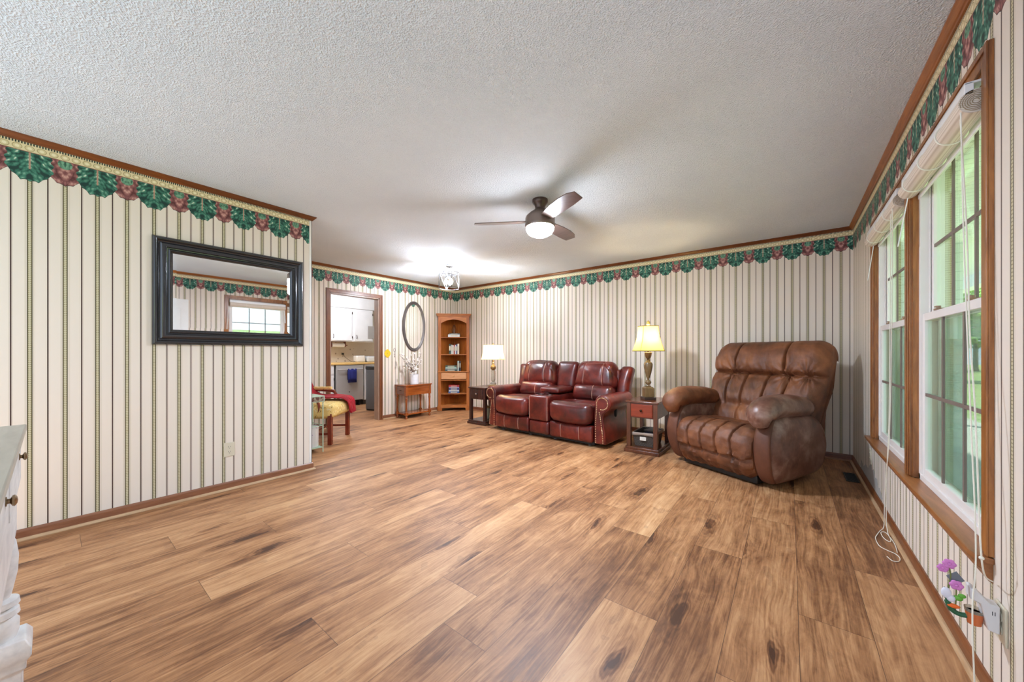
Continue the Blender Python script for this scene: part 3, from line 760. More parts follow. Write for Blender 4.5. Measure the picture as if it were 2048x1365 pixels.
# ------------------------------------------------------------------ end tables
MAH = wood('mahogany', (54, 24, 10), (108, 56, 26), .3, 1, 'z', .2)
MAHX = wood('mahogany_top', (62, 30, 16), (112, 60, 34), .2, 1, 'y', .3)
CHERRY = wood('cherry_face', (96, 28, 4), (146, 52, 12), .45, 1, 'x', .05)
ESP = wood('espresso', (38, 20, 16), (72, 38, 30), .25, 1, 'z', .4)
def end_table(label, loc, m1, mtop, mface, knobm):
    r = thing('end_table', label, 'end table', loc, 0)
    W, D = .34, .50
    MB().box(-.012, W + .012, -.012, D + .012, .562, .584).build('tabletop', mtop, r, bevel=.006, seg=3)
    for x in (0, W - .045):
        for y in (0, D - .045): MB().box(x, x + .045, y, y + .045, .065, .563).build('leg', m1, r, bevel=.002)
    MB().box(.004, W - .004, .006, D - .006, .395, .562).build('apron', m1, r, bevel=.002)
    d = MB().box(.05, W - .05, -.004, .02, .405, .552).box(.057, W - .057, -.007, .02, .412, .545).build('drawer', mface, r, bevel=.002)
    MB().lathe([(.006, 0), (.006, .012), (.013, .018), (.014, .024), (.008, .029), (.001, .03)], (0, 0, 0), 14).tf(Matrix.Translation((W / 2, -.005, .482)) @ Matrix.Rotation(PI / 2, 4, 'X')).build('knob', knobm, d)
    MB().box(-.012, W + .012, -.012, D + .012, .035, .065).box(-.025, W + .025, -.025, D + .025, 0, .038).build('base_shelf', m1, r, bevel=.006, seg=3)
    return r
KDARK = plain('dark_bronze', (60, 44, 36), .3, 1); KNICK = plain('nickel', (190, 186, 180), .2, 1)
end_table('small mahogany end table with red drawer between the loveseat and brown recliner', (-1.475, 4.045, 0), MAH, MAHX, CHERRY, KDARK)
end_table('small espresso brown end table at the left arm of the red loveseat', (-4.045, 4.10, 0), ESP, ESP, ESP, KNICK)

# wicker basket
def wicker():
    m = M('dark_wicker'); x, y, z = m.xyz(m.pos()); a = (((x + y) * 260.0).sin() * (z * 420.0).sin())
    m.set(Base_Color=m.ramp(a * .5 + .5, [(.2, srgb(34, 28, 24)), (.7, srgb(96, 82, 70))]), Roughness=.7); m.bump(a, .7, .004); return m.m
WICK = wicker()
r = thing('storage_basket', 'dark wicker basket with cloth liner and white tag on the end table base', 'basket', (-1.305, 4.28, .066))
b = MB(); x1, y1, x2, y2, h = .098, .16, .118, .185, .15
b.add([(-x1, -y1, 0), (x1, -y1, 0), (x1, y1, 0), (-x1, y1, 0), (-x2, -y2, h), (x2, -y2, h), (x2, y2, h), (-x2, y2, h), (-x2 + .008, -y2 + .008, h), (x2 - .008, -y2 + .008, h), (x2 - .008, y2 - .008, h), (-x2 + .008, y2 - .008, h),
       (-x1 + .008, -y1 + .008, .01), (x1 - .008, -y1 + .008, .01), (x1 - .008, y1 - .008, .01), (-x1 + .008, y1 - .008, .01)],
      [(3, 2, 1, 0), (0, 1, 5, 4), (1, 2, 6, 5), (2, 3, 7, 6), (3, 0, 4, 7), (4, 5, 9, 8), (5, 6, 10, 9), (6, 7, 11, 10), (7, 4, 8, 11), (8, 9, 13, 12), (9, 10, 14, 13), (10, 11, 15, 14), (11, 8, 12, 15), (12, 13, 14, 15)])
b.build('basket_body', WICK, r)
ln = MB(); L0, L1 = .150, .122; vs = []
rim = [(-x2, -y2), (0, -y2), (x2, -y2), (x2, 0), (x2, y2), (0, y2), (-x2, y2), (-x2, 0)]
for k, (sc, z) in enumerate(((.90, .10), (.97, .153), (1.03, .155), (1.04, .128))):
    for i, (x, y) in enumerate(rim): vs.append((x * sc, y * sc, z - (.012 if i % 2 == 0 and k == 3 else 0) + (.004 * (i % 3))))
ln.add(vs, [(k * 8 + i, k * 8 + (i + 1) % 8, (k + 1) * 8 + (i + 1) % 8, (k + 1) * 8 + i) for k in range(3) for i in range(8)])
lo = ln.build('cloth_liner', plain('linen', (176, 160, 146), .9), r); lo.modifiers.new('s', 'SOLIDIFY').thickness = .003
MB().box(-.035, .035, -y2 - .006, -y2 + .004, .07, .11).build('tag', plain('paper_tag', (214, 206, 194), .7), r, bevel=.002)
r2 = MB().sphere((0, 0, 0), .05, 10, (1.1, 1.3, .8)); r2 = r2.build('cloth_bundle', plain('navy_cloth', (52, 54, 78), .9), None); r2.location = (-1.30, 4.27, .17)
tag(r2, 'dark navy cloth bundle lying inside the wicker basket', 'cloth')
r = thing('glass_jar', 'pale patterned glass jar on the base shelf of the espresso end table', 'jar', (-3.87, 4.33, .066))
MB().lathe([(.001, 0), (.045, 0), (.055, .02), (.055, .14), (.045, .17), (.048, .18)], (0, 0, 0), 20).build('jar_body', plain('milky_jar', (176, 178, 150), .25), r)
MB().lathe([(.05, .17), (.05, .195), (.012, .205), (.012, .22), (.001, .225)], (0, 0, 0), 20).build('lid', plain('jar_lid', (150, 118, 66), .4), r)

# ------------------------------------------------------------------ table lamps
def shade_mat(name, rgb, st, tint):
    m = M(name); m.nt.nodes.remove(m.b)
    t = m.node('ShaderNodeBsdfTranslucent'); t.inputs[0].default_value = (*srgb(*rgb), 1); d = m.node('ShaderNodeBsdfDiffuse'); d.inputs[0].default_value = (*srgb(*rgb), 1)
    mx = m.node('ShaderNodeMixShader'); mx.inputs[0].default_value = .35; m.link(t.outputs[0], mx.inputs[1]); m.link(d.outputs[0], mx.inputs[2])
    m.link(mx.outputs[0], m.out.inputs[0]); return m.m
def lamp_shade(w0, w1, z0, z1, sq, bell=0.0, d=None):
    vs = []; fs = []; n = 48; K = 8; d = d or 1
    for k in range(K + 1):
        t = k / K; w = w0 + (w1 - w0) * t - bell * math.sin(PI * t)
        for i in range(n):
            a = 2 * PI * i / n; c, s = math.cos(a), math.sin(a); e = sq
            x = math.copysign(abs(c) ** e, c) * w; y = math.copysign(abs(s) ** e, s) * w * d
            vs.append((x, y, z0 + (z1 - z0) * t))
    for k in range(K):
        for i in range(n): fs.append((k * n + i, k * n + (i + 1) % n, (k + 1) * n + (i + 1) % n, (k + 1) * n + i))
    return MB().add(vs, fs), [Vector(v) for v in vs[:n]], [Vector(v) for v in vs[-n:]]
BULB = emit('bulb_glow', (255, 226, 170), 40)
BRZ = wood('bronze_resin', (78, 58, 34), (142, 114, 74), .35, 2, 'z'); BRZD = plain('dark_plinth', (62, 48, 40), .35)
r = thing('table_lamp', 'tall bronze urn table lamp with tapered yellow shade, lit, beside the recliner', 'lamp', (-1.30, 4.265, .5845), math.radians(37))
MB().lathe([(.068, 0), (.068, .028), (.060, .030)], sq=4).build('plinth', BRZD, r, bevel=.002)
MB().lathe([(.048, .03), (.052, .034), (.052, .135), (.046, .14), (.040, .148)], sq=4).build('pedestal', BRZ, r, bevel=.002)
MB().lathe([(.030, .146), (.034, .156), (.018, .162), (.014, .172), (.030, .186), (.034, .202), (.028, .218), (.012, .228), (.012, .240), (.022, .262), (.038, .325), (.048, .375), (.050, .408), (.044, .428), (.026, .440),
            (.020, .452), (.024, .462), (.016, .470), (.030, .490), (.038, .520), (.042, .545), (.038, .55), (.012, .552), (.012, .60)], n=24).build('urn_body', BRZ, r)
mb, lo_, hi_ = lamp_shade(.155, .098, .565, .852, .42, .012)
sh = mb.build('lamp_shade', shade_mat('yellow_shade', (226, 208, 122), 1, 0), r, smooth=80)
tr = MB(); tr.tube(lo_, .0045, 5, closed=True); tr.tube(hi_, .0045, 5, closed=True)
for i in (6, 18, 30, 42): tr.tube([Vector(mb.v[k * 48 + i]) for k in range(9)], .003, 5)
tr.build('shade_trim', plain('shade_braid', (150, 118, 62), .8), sh)
MB().lathe([(.006, .60), (.006, .66), (.028, .70), (.031, .73), (.02, .76), (.001, .77)], n=14).build('bulb', BULB, r)
MB().lathe([(.003, .60), (.003, .86), (.014, .868), (.022, .875), (.018, .885), (.020, .905), (.006, .915), (.001, .925)], n=12).build('finial', plain('gold_finial', (204, 176, 84), .4), r)
point('lamp_light', (-1.30, 4.265, .5845 + .72), P_LAMP_R, (1, .80, .50), .035).parent = None
r = thing('table_lamp', 'crystal column table lamp with oval cream shade, lit, behind the loveseat arm', 'lamp', (-3.79, 4.39, .5845), math.radians(37))
CRY = M('crystal'); CRY.set(Base_Color=srgb(226, 216, 200), Roughness=.05, Transmission_Weight=.75, IOR=1.45); CRY = CRY.m
ABR = plain('aged_gold', (168, 138, 92), .3, .8)
MB().lathe([(.085, 0), (.085, .012), (.070, .02), (.050, .028)], n=28).build('foot', ABR, r)
MB().lathe([(.045, .028), (.05, .05), (.025, .07), (.02, .08), (.032, .095), (.036, .12), (.038, .22), (.036, .25), (.022, .262)], n=24).build('crystal_column', CRY, r)
MB().lathe([(.022, .262), (.042, .28), (.048, .305), (.040, .33), (.020, .345), (.014, .36), (.024, .372), (.012, .38), (.010, .46)], n=20).build('gold_neck', ABR, r)
mb, lo_, hi_ = lamp_shade(.192, .160, .435, .668, .72, .012, .75)
sh = mb.build('lamp_shade', shade_mat('cream_shade', (228, 206, 168), 1, 0), r, smooth=80)
tr = MB(); tr.tube(lo_, .004, 5, closed=True); tr.tube(hi_, .004, 5, closed=True); tr.build('shade_trim', plain('cream_braid', (206, 184, 150), .8), sh)
MB().lathe([(.006, .46), (.006, .50), (.028, .54), (.031, .57), (.02, .60), (.001, .61)], n=14).build('bulb', BULB, r)
MB().lathe([(.003, .46), (.003, .67), (.010, .675), (.012, .69), (.001, .70)], n=12).build('finial', ABR, r)
point('lamp_light_left', (-3.79, 4.39, .5845 + .565), P_LAMP_L, (1, .82, .56), .035)

# ------------------------------------------------------------------ corner bookcase
PINE = wood('honey_pine', (128, 62, 14), (190, 112, 42), .5, 1, 'z', .05)
PINEX = wood('honey_pine_x', (138, 70, 18), (200, 124, 54), .5, 1, 'x', .05)
BC = Vector((-5.155, 4.80, 0)); BA = math.radians(45)
r = thing('corner_bookcase', 'tall honey pine corner bookcase with arched top, drawer and open shelves', 'bookcase', BC, BA)
hw = .300
def sh_poly(k=0.0): return [(-hw + k, .03), (hw - k, .03), (hw - k, .10 - k * .3), (.055, .345), (-.055, .345), (-hw + k, .10 - k * .3)]
MB().box(-hw, -hw + .055, 0, .022, .05, 1.84).box(hw - .055, hw, 0, .022, .05, 1.84).build('stile', PINE, r, bevel=.002)
bk = MB()
for s in (-1, 1):
    bk.prism([(s * hw, .022), (s * hw, .105), (s * (hw - .016), .105), (s * (hw - .016), .022)], .05, 1.84, 'z')
    bk.prism([(s * hw, .10), (s * .0005, .398), (s * .0005, .384), (s * (hw - .012), .095)], .05, 1.84, 'z')
bk.build('back_boards', PINE, r)
arch = [(-hw + .05, 1.84), (-hw + .05, 1.70)] + [(x, 1.700 + .075 * max(0, math.cos(x / .235 * PI / 2)) ** .8) for x in [-.235 + .47 * i / 20 for i in range(21)]] + [(hw - .05, 1.70), (hw - .05, 1.84)]
MB().prism(list(arch), .003, .021, 'y').build('arched_valance', PINEX, r, bevel=.002)
MB().prism([(-hw - .035, -.03), (hw + .035, -.03), (hw + .035, .09), (.06, .352), (-.06, .352), (-hw - .035, .09)], 1.862, 1.885, 'z').prism([(-hw - .018, -.016), (hw + .018, -.016), (hw + .018, .09), (.06, .35), (-.06, .35), (-hw - .018, .09)], 1.835, 1.863, 'z').build('cornice', PINEX, r, bevel=.006, seg=3)
for z in (1.435, 1.098, .330): MB().prism(sh_poly(.012), z - .018, z, 'z').build('shelf', PINEX, r, bevel=.002)
MB().prism([(-hw - .012, -.018), (hw + .012, -.018), (hw + .012, .105), (.06, .35), (-.06, .35), (-hw - .012, .105)], .745, .765, 'z').build('waist_board', PINEX, r, bevel=.004)
MB().prism(sh_poly(.012), .590, .602, 'z').box(-hw + .05, hw - .05, .002, .02, .584, .604).build('drawer_rail', PINEX, r)
d = MB().box(-hw + .06, hw - .06, -.006, .018, .612, .738).build('drawer', wood('pale_pine', (196, 130, 80), (222, 166, 116), .4, 1, 'x'), r, bevel=.004)
MB().lathe([(.008, 0), (.008, .010), (.017, .018), (.018, .026), (.01, .032), (.001, .033)], (0, 0, 0), 14).tf(Matrix.Translation((0, -.006, .675)) @ Matrix.Rotation(PI / 2, 4, 'X')).build('knob', plain('pine_knob', (214, 160, 104), .4), d)
MB().prism(sh_poly(.012), .085, .10, 'z').box(-hw + .05, hw - .05, -.004, .02, .055, .115).build('bottom_shelf', PINEX, r, bevel=.003)
for s in (-1, 1): MB().box(s * hw - .02 if s > 0 else s * hw - .014, s * hw + .014 if s > 0 else s * hw + .02, -.012, .10, 0, .10).box(s * (hw - .04) - .035, s * (hw - .04) + .035, -.004, .03, 0, .06).build('foot', PINE, r, bevel=.003)
Rb = Matrix.Translation(BC) @ Matrix.Rotation(BA, 4, 'Z')
def book(label, x, y, z, dims, rgb, rot=0, group=None, tilt=0):
    """dims = width across the shelf, depth, height"""
    w_, d_, h_ = dims; cov = plain('book_cover', rgb, .5)
    t = min(w_, h_); mb = MB(); mb.m = 0
    if w_ < h_:       # standing: spine forward
        mb.box(-w_ / 2, -w_ / 2 + .003, 0, d_, 0, h_).box(w_ / 2 - .003, w_ / 2, 0, d_, 0, h_).box(-w_ / 2, w_ / 2, 0, .003, 0, h_)
        mb.m = 1; mb.box(-w_ / 2 + .003, w_ / 2 - .003, .003, d_ - .004, .004, h_ - .004)
        mb.m = 2; mb.box(-w_ / 2 + .004, w_ / 2 - .004, -.0006, .001, h_ * .35, h_ * .8)
    else:
        mb.box(-w_ / 2, w_ / 2, 0, d_, 0, .003).box(-w_ / 2, w_ / 2, 0, d_, h_ - .003, h_).box(-w_ / 2, w_ / 2, 0, .003, 0, h_)
        mb.m = 1; mb.box(-w_ / 2 + .004, w_ / 2 - .004, .003, d_ - .004, .003, h_ - .003)
        mb.m = 2; mb.box(-w_ * .3, w_ * .3, -.0006, .001, h_ * .3, h_ * .7)
    o = mb.build('book', [cov, PAGES, TITLE], smooth=False)
    o.matrix_world = Rb @ Matrix.Translation((x, y, z)) @ Matrix.Rotation(rot, 4, 'Z') @ Matrix.Rotation(tilt, 4, 'Y')
    return tag(o, label, 'book', group)
PAGES = plain('book_pages', (232, 226, 208), .8); TITLE = plain('spine_title', (214, 206, 180), .5)
Z1, Z2, Z3, Z4 = 1.4355, 1.0985, .7655, .3305
book('large white book lying flat at the bottom of the pile on the highest bookcase shelf', 0, .075, Z1, (.23, .16, .05), (226, 228, 224), .03)
book('slim dark grey book lying on the white one on the highest bookcase shelf', .01, .08, Z1 + .051, (.20, .15, .022), (84, 96, 98), -.05)
sp = [('dark green book at the left end of the upright row', .034, .20, (40, 56, 46)), ('pale grey spined book second in the upright row', .028, .185, (196, 200, 196)), ('white paperback third in the upright row', .022, .175, (232, 230, 222)),
      ('red spined book in the middle of the upright row', .022, .19, (176, 60, 50)), ('white book right of the red one in the upright row', .020, .18, (220, 222, 224)),
      ('slate blue book in the upright row', .026, .195, (84, 96, 128)), ('cream thick book at the right end of the upright row', .032, .205, (228, 218, 192))]
x = -.095
for i, (lb, w_, h_, c) in enumerate(sp):
    x += w_ / 2; book(lb + ' on the second bookcase shelf', x, .07 + .004 * (i % 3), Z2, (w_, .13, h_), c); x += w_ / 2 + .002
z = Z3
for lb, w_, h_, c in (('dark teal book at the bottom of the flat pile above the drawer', .235, .032, (60, 92, 96)), ('grey book second from the bottom of the flat pile above the drawer', .225, .022, (150, 160, 160)), ('pale mint book third in the flat pile above the drawer', .215, .024, (164, 204, 190)), ('dark green book topmost of the flat pile above the drawer', .22, .03, (74, 98, 88))):
    book(lb, -.055, .075, z, (w_, .12, h_), c, random.uniform(-.03, .03)); z += h_ + .001
book('pale blue grey book standing beside the flat pile above the drawer', .082, .07, Z3, (.030, .13, .20), (176, 196, 196))
book('dark navy book standing at the right end of the shelf above the drawer', .118, .075, Z3, (.028, .13, .195), (44, 54, 66))
z = Z4
for lb, w_, h_, c in (('blue book at the bottom of the pile below the drawer', .21, .034, (56, 84, 140)), ('white and blue book second in the pile below the drawer', .20, .03, (190, 200, 216)), ('dark blue book in the middle of the pile below the drawer', .205, .034, (50, 66, 128)),
                     ('lavender book just under the red one below the drawer', .20, .022, (150, 150, 196)), ('red book topmost of the pile below the drawer', .20, .036, (184, 44, 52))):
    book(lb, .0, .075, z, (w_, .14, h_), c, random.uniform(-.06, .06)); z += h_ + .001
r = thing('candle_lantern', 'small dark wire lantern standing on the books on the highest bookcase shelf', 'lantern', Rb @ Vector((.0, .16, Z1 + .0745)))
LN = plain('dark_iron', (62, 52, 44), .4, .6); lm = MB()
for i in range(6):
    a = 2 * PI * i / 6; lm.tube([(.035 * math.cos(a), .035 * math.sin(a), .008), (.045 * math.cos(a), .045 * math.sin(a), .08), (.02 * math.cos(a), .02 * math.sin(a), .15), (.004, 0, .165)], .003, 5)
lm.lathe([(.04, 0), (.04, .008)], n=16).build('wire_frame', LN, r); MB().lathe([(.016, .008), (.016, .09), (.001, .092)], n=12).build('candle', plain('wax_brown', (120, 88, 70), .5), r)

# ------------------------------------------------------------------ console table with turned legs
OAKR = wood('red_oak', (118, 54, 14), (176, 92, 32), .25, 1, 'y', .4); OAKZ = wood('red_oak_z', (120, 56, 22), (176, 96, 46), .25, 1, 'z', .4); OAKD = wood('brown_oak', (104, 66, 46), (146, 98, 70), .35, 1, 'x')
r = thing('console_table', 'small oak side table with turned legs and drawer under the oval mirror', 'side table', (-5.40, 3.665, 0))
W, D = .30, .535
MB().box(-.012, W + .012, -.014, D + .014, .556, .576).build('tabletop', OAKR, r, bevel=.005, seg=3)
MB().box(.03, W - .006, .006, D - .006, .40, .556).build('apron', OAKR, r)
d = MB().box(.045, W - .045, -.003, .03, .415, .545).build('drawer', OAKD, r, bevel=.003)
MB().tube([(W / 2 - .02, -.004, .485), (W / 2 - .02, -.018, .482), (W / 2 + .02, -.018, .482), (W / 2 + .02, -.004, .485)], .004, 6).build('handle', KDARK, d)
lp = [(.014, 0), (.021, .012), (.021, .03), (.012, .045), (.019, .055), (.019, .062)]
up = [(.020, .105), (.023, .112), (.014, .122), (.019, .135), (.015, .20), (.017, .30), (.021, .352), (.014, .362), (.022, .372), (.014, .382), (.022, .395)]
for x in (.022, W - .022):
    for y in (.022, D - .022):
        MB().lathe(lp, (x, y, 0), 16).lathe([(.022, .06), (.022, .106)], (x, y, 0), sq=4).lathe(up, (x, y, 0), 16).lathe([(.022, .395), (.022, .555)], (x, y, 0), sq=4).build('leg', OAKZ, r)
MB().box(.01, W - .01, .01, D - .01, .068, .090).build('lower_shelf', OAKR, r, bevel=.004)
CER = plain('white_ceramic', (232, 234, 238), .25)
r = thing('ceramic_crock', 'white ribbed ceramic crock on the oak side table', 'vase', (-5.24, 3.94, .5765))
prf = [(.001, 0), (.068, 0)]
for i in range(12): z = .006 + i * .0125; prf += [(.075, z), (.0722, z + .008)]
prf += [(.072, .16), (.077, .163), (.077, .172), (.068, .172), (.066, .03), (.001, .03)]
MB().lathe(prf, n=28).build('crock_body', CER, r)
r = thing('cotton_stems', 'dry cotton branches with white bolls spreading out of the white crock', 'dried plant', (-5.24, 3.94, .61))
rnd = random.Random(3); st = MB(); bolls = []
for i in range(22):
    a = rnd.uniform(0, 2 * PI); ly = math.cos(a) * rnd.uniform(.08, .30) - .04; lx = math.sin(a) * rnd.uniform(.02, .09); hgt = rnd.uniform(.16, .40)
    p = catmull([Vector((0, 0, 0)), Vector((lx * .2, ly * .12, .12)), Vector((lx * .55, ly * .5, .12 + hgt * .5)), Vector((lx, ly, .10 + hgt))], 5)
    st.tube(p, .0022, 5)
    for k in (0, 1, 2, 3):
        q = p[-1 - k * 3] + Vector((rnd.uniform(-.02, .02), rnd.uniform(-.03, .03), rnd.uniform(-.01, .02)))
        st.tube([p[-1 - k * 3], q], .0014, 4); bolls.append(q)
st.build('branches', plain('twig', (104, 78, 62), .8), r)
bm_ = MB()
for q in bolls:
    for k in range(3): bm_.sphere((q.x + rnd.uniform(-.007, .007), q.y + rnd.uniform(-.007, .007), q.z + rnd.uniform(-.005, .007)), .0125, 4)
bm_.build('cotton_bolls', plain('cotton', (236, 228, 220), .95), r)

# ------------------------------------------------------------------ oval mirror, framed mirror
MIR = M('mirror_glass'); MIR.set(Base_Color=(.93, .93, .92), Metallic=1, Roughness=.015); MIR = MIR.m
PEWT = plain('pewter_frame', (104, 96, 92), .4, .4)
r = thing('oval_mirror', 'oval wall mirror in a beaded pewter frame above the oak side table', 'mirror', (XD, 4.068, 1.608))
def ring(a, b, prof, n=72):
    vs = []; fs = []; m_ = len(prof)
    for i in range(n):
        t = 2 * PI * i / n; c, s = math.cos(t), math.sin(t)
        for w_, o in prof: vs.append((o, (a + w_) * c, (b + w_) * s))
    for i in range(n):
        for j in range(m_): fs.append((i * m_ + j, i * m_ + (j + 1) % m_, ((i + 1) % n) * m_ + (j + 1) % m_, ((i + 1) % n) * m_ + j))
    return MB().add(vs, fs)
ring(.196, .402, [(0, .001), (0, .014), (.012, .020), (.018, .016), (.030, .026), (.044, .028), (.052, .020), (.056, .012), (.056, .001)]).build('frame', PEWT, r)
bd = MB()
for i in range(90): t = 2 * PI * i / 90; bd.sphere((.026, (.196 + .037) * math.cos(t), (.402 + .037) * math.sin(t)), .0075, 4)
bd.build('bead_trim', PEWT, r)
MB().prism([(.198 * math.cos(2 * PI * i / 72), .404 * math.sin(2 * PI * i / 72)) for i in range(72)], .006, .010, 'x').build('mirror_glass', MIR, r, smooth=False)
BLK = M('black_frame'); BLK.set(Base_Color=srgb(64, 64, 67), Roughness=.2, Coat_Weight=.5, Metallic=.7); BLK = BLK.m
my0, my1, mz0, mz1 = .447, 1.462, 1.190, 1.984
r = thing('wall_mirror', 'rectangular wall mirror with wide black moulded frame on the left wall', 'mirror', (XL, my0, mz0))
def rect_frame(W_, H_, prof):
    """prof: closed (inset, out)"""
    vs = []; fs = []; m_ = len(prof)
    for cy_, cz_ in ((0, 0), (1, 0), (1, 1), (0, 1)):
        for i_, o in prof: vs.append((o, i_ if cy_ == 0 else W_ - i_, i_ if cz_ == 0 else H_ - i_))
    for c in range(4):
        for j in range(m_): fs.append((c * m_ + j, c * m_ + (j + 1) % m_, ((c + 1) % 4) * m_ + (j + 1) % m_, ((c + 1) % 4) * m_ + j))
    return MB().add(vs, fs)
FW = .112
pf = [(0, .001), (0, .020)] + [(.003 + .026 * (1 - math.cos(t)) / 2 * 1.0, .020 + .016 * math.sin(t)) for t in [PI * k / 10 for k in range(1, 10)]] + [(.032, .022), (.037, .019)] + \
     [(.040 + .030 * k / 6, .019 + .012 * math.sin(PI * .55 * k / 6)) for k in range(7)] + [(.074, .029), (.078, .022), (.084, .020), (.092, .026), (.099, .025), (.104, .018), (FW, .014), (FW, .001)]
rect_frame(my1 - my0, mz1 - mz0, pf).build('frame', BLK, r, smooth=30)
GW, GH = my1 - my0 - 2 * FW, mz1 - mz0 - 2 * FW; bv = .020
MB().add([(.012, FW + bv, FW + bv), (.012, FW + GW - bv, FW + bv), (.012, FW + GW - bv, FW + GH - bv), (.012, FW + bv, FW + GH - bv), (.0103, FW, FW), (.0103, FW + GW, FW), (.0103, FW + GW, FW + GH), (.0103, FW, FW + GH),
          (.004, FW, FW), (.004, FW + GW, FW), (.004, FW + GW, FW + GH), (.004, FW, FW + GH)],
         [(0, 1, 2, 3), (4, 5, 1, 0), (5, 6, 2, 1), (6, 7, 3, 2), (7, 4, 0, 3), (4, 8, 9, 5), (5, 9, 10, 6), (6, 10, 11, 7), (7, 11, 8, 4), (11, 10, 9, 8)]).build('mirror_glass', MIR, r, smooth=False)

# ------------------------------------------------------------------ ceiling fan with light
FANM = M('brushed_pewter'); FANM.set(Base_Color=srgb(128, 112, 104), Metallic=.6, Roughness=.35); FANM = FANM.m
BLADE = wood('fan_blade', (78, 60, 54), (108, 86, 78), .3, 1, 'x', .3)
r = thing('ceiling_fan', 'low three bladed ceiling fan with brown blades and lit white bowl', 'ceiling fan', (-1.689, 2.569, 2.44))
MB().lathe([(.001, 0), (.066, 0), (.067, -.022), (.062, -.032), (.046, -.052), (.042, -.075)], n=40).build('canopy', plain('canopy_bronze', (84, 66, 60), .3, .6), r)
MB().lathe([(.041, -.072), (.052, -.092), (.085, -.112), (.118, -.142), (.126, -.160), (.127, -.205), (.129, -.212), (.129, -.226), (.125, -.236), (.118, -.240)], n=48).build('motor_housing', FANM, r)
MB().lathe([(.119, -.236), (.117, -.262), (.100, -.290), (.068, -.308), (.030, -.316), (.001, -.317)], n=40).build('light_bowl', emit('bowl_glow', (236, 244, 255), 60), r)
for ang in (-29, 91, 211):
    out = [(.10, -.045), (.16, -.062), (.30, -.076), (.42, -.078), (.52, -.066), (.585, -.035), (.560, .052), (.44, .058), (.30, .056), (.18, .048), (.10, .040)]
    b_ = MB().prism(out, -.004, .004, 'z').tf(Matrix.Rotation(math.radians(ang), 4, 'Z') @ Matrix.Translation((0, 0, -.185)) @ Matrix.Rotation(math.radians(-13), 4, 'X')).build('blade', BLADE, r, bevel=.002)
disc('fan_down_light', (-1.689, 2.569, 2.44 - .325), 26, .11, (.80, .93, 1.14))
point('fan_light', (-1.689, 2.569, 2.44 - .36), P_FAN, (.88, .95, 1.08), .13)

# ------------------------------------------------------------------ foyer cage light
STEEL = plain('brushed_nickel', (140, 138, 138), .3, .7)
r = thing('cage_ceiling_light', 'semi flush ceiling light in a round wire drum cage with lit bulbs', 'ceiling light', (-4.035, 3.661, 2.44))
MB().lathe([(.001, 0), (.062, 0), (.062, -.018), (.050, -.026), (.001, -.026)], n=28).build('canopy', STEEL, r)
MB().lathe([(.007, -.02), (.007, -.20)], n=10).lathe([(.016, -.16), (.03, -.175), (.016, -.20)], n=14).build('stem', STEEL, r)
cg = MB(); RR = .150; zt, zb = -.118, -.345
for z in (zt, zb):
    cg.tube([(RR * math.cos(2 * PI * i / 40), RR * math.sin(2 * PI * i / 40), z) for i in range(40)], .0034, 5, closed=True)
for k in range(4):
    a0 = PI * k / 2 + .3
    for s in (-1, 1): cg.tube([((RR) * math.cos(a0 + s * t * PI / 4 * 2 / 2), RR * math.sin(a0 + s * t * PI / 4), zt + (zb - zt) * (t)) for t in [i / 10 for i in range(11)]], .0036, 5)
for k in range(4): a0 = PI * k / 2 + .3; cg.tube([(0, 0, zt), (RR * math.cos(a0), RR * math.sin(a0), zt)], .0036, 5); cg.tube([(RR * math.cos(a0 + PI / 4), RR * math.sin(a0 + PI / 4), zt), (RR * math.cos(a0 + PI / 4), RR * math.sin(a0 + PI / 4), zb)], .0036, 5)
cg.build('wire_cage', plain('cage_grey', (44, 44, 48), .5, 0), r)
for k in range(3):
    a0 = 2 * PI * k / 3; x, y = .045 * math.cos(a0), .045 * math.sin(a0)
    MB().tube([(0, 0, -.18), (x, y, -.19)], .006, 6).lathe([(.014, -.20), (.014, -.175)], (x, y, 0), 10).build('socket', STEEL, r)
    MB().lathe([(.010, -.205), (.024, -.235), (.028, -.262), (.018, -.285), (.001, -.292)], (x, y, 0), 12).build('bulb', emit('white_bulb', (255, 248, 236), 30), r)
point('foyer_light', (-4.035, 3.661, 2.44 - .25), P_FOYER, (.88, .95, 1.08), .03)

# ------------------------------------------------------------------ armchair in the foyer with the red throw
def floral():
    m = M('yellow_floral'); p = m.pos(); a = m.voro(p, 20); b = m.noise(p, 30, 3, .6, 1.0)
    c = m.mix((a < .22), srgb(228, 196, 120), srgb(242, 220, 158)); c = m.mix((b > .63), c, srgb(140, 112, 60)); c = m.mix((b < .36), c, srgb(236, 224, 186))
    m.set(Base_Color=c, Roughness=.85); return m.m
FLO = floral(); CHW = wood('chair_mahogany', (96, 30, 18), (142, 56, 32), .25, 1, 'z', .4)
# front feet at (-4.413,2.098) and (-4.804,2.537); faces +x+y
ca = math.atan2(.439, -.391)          # direction of the front edge
r = thing('upholstered_armchair', 'wooden armchair with yellow floral seat under the red throw, near the kitchen doorway', 'armchair', (-4.61, 2.318, 0), ca)
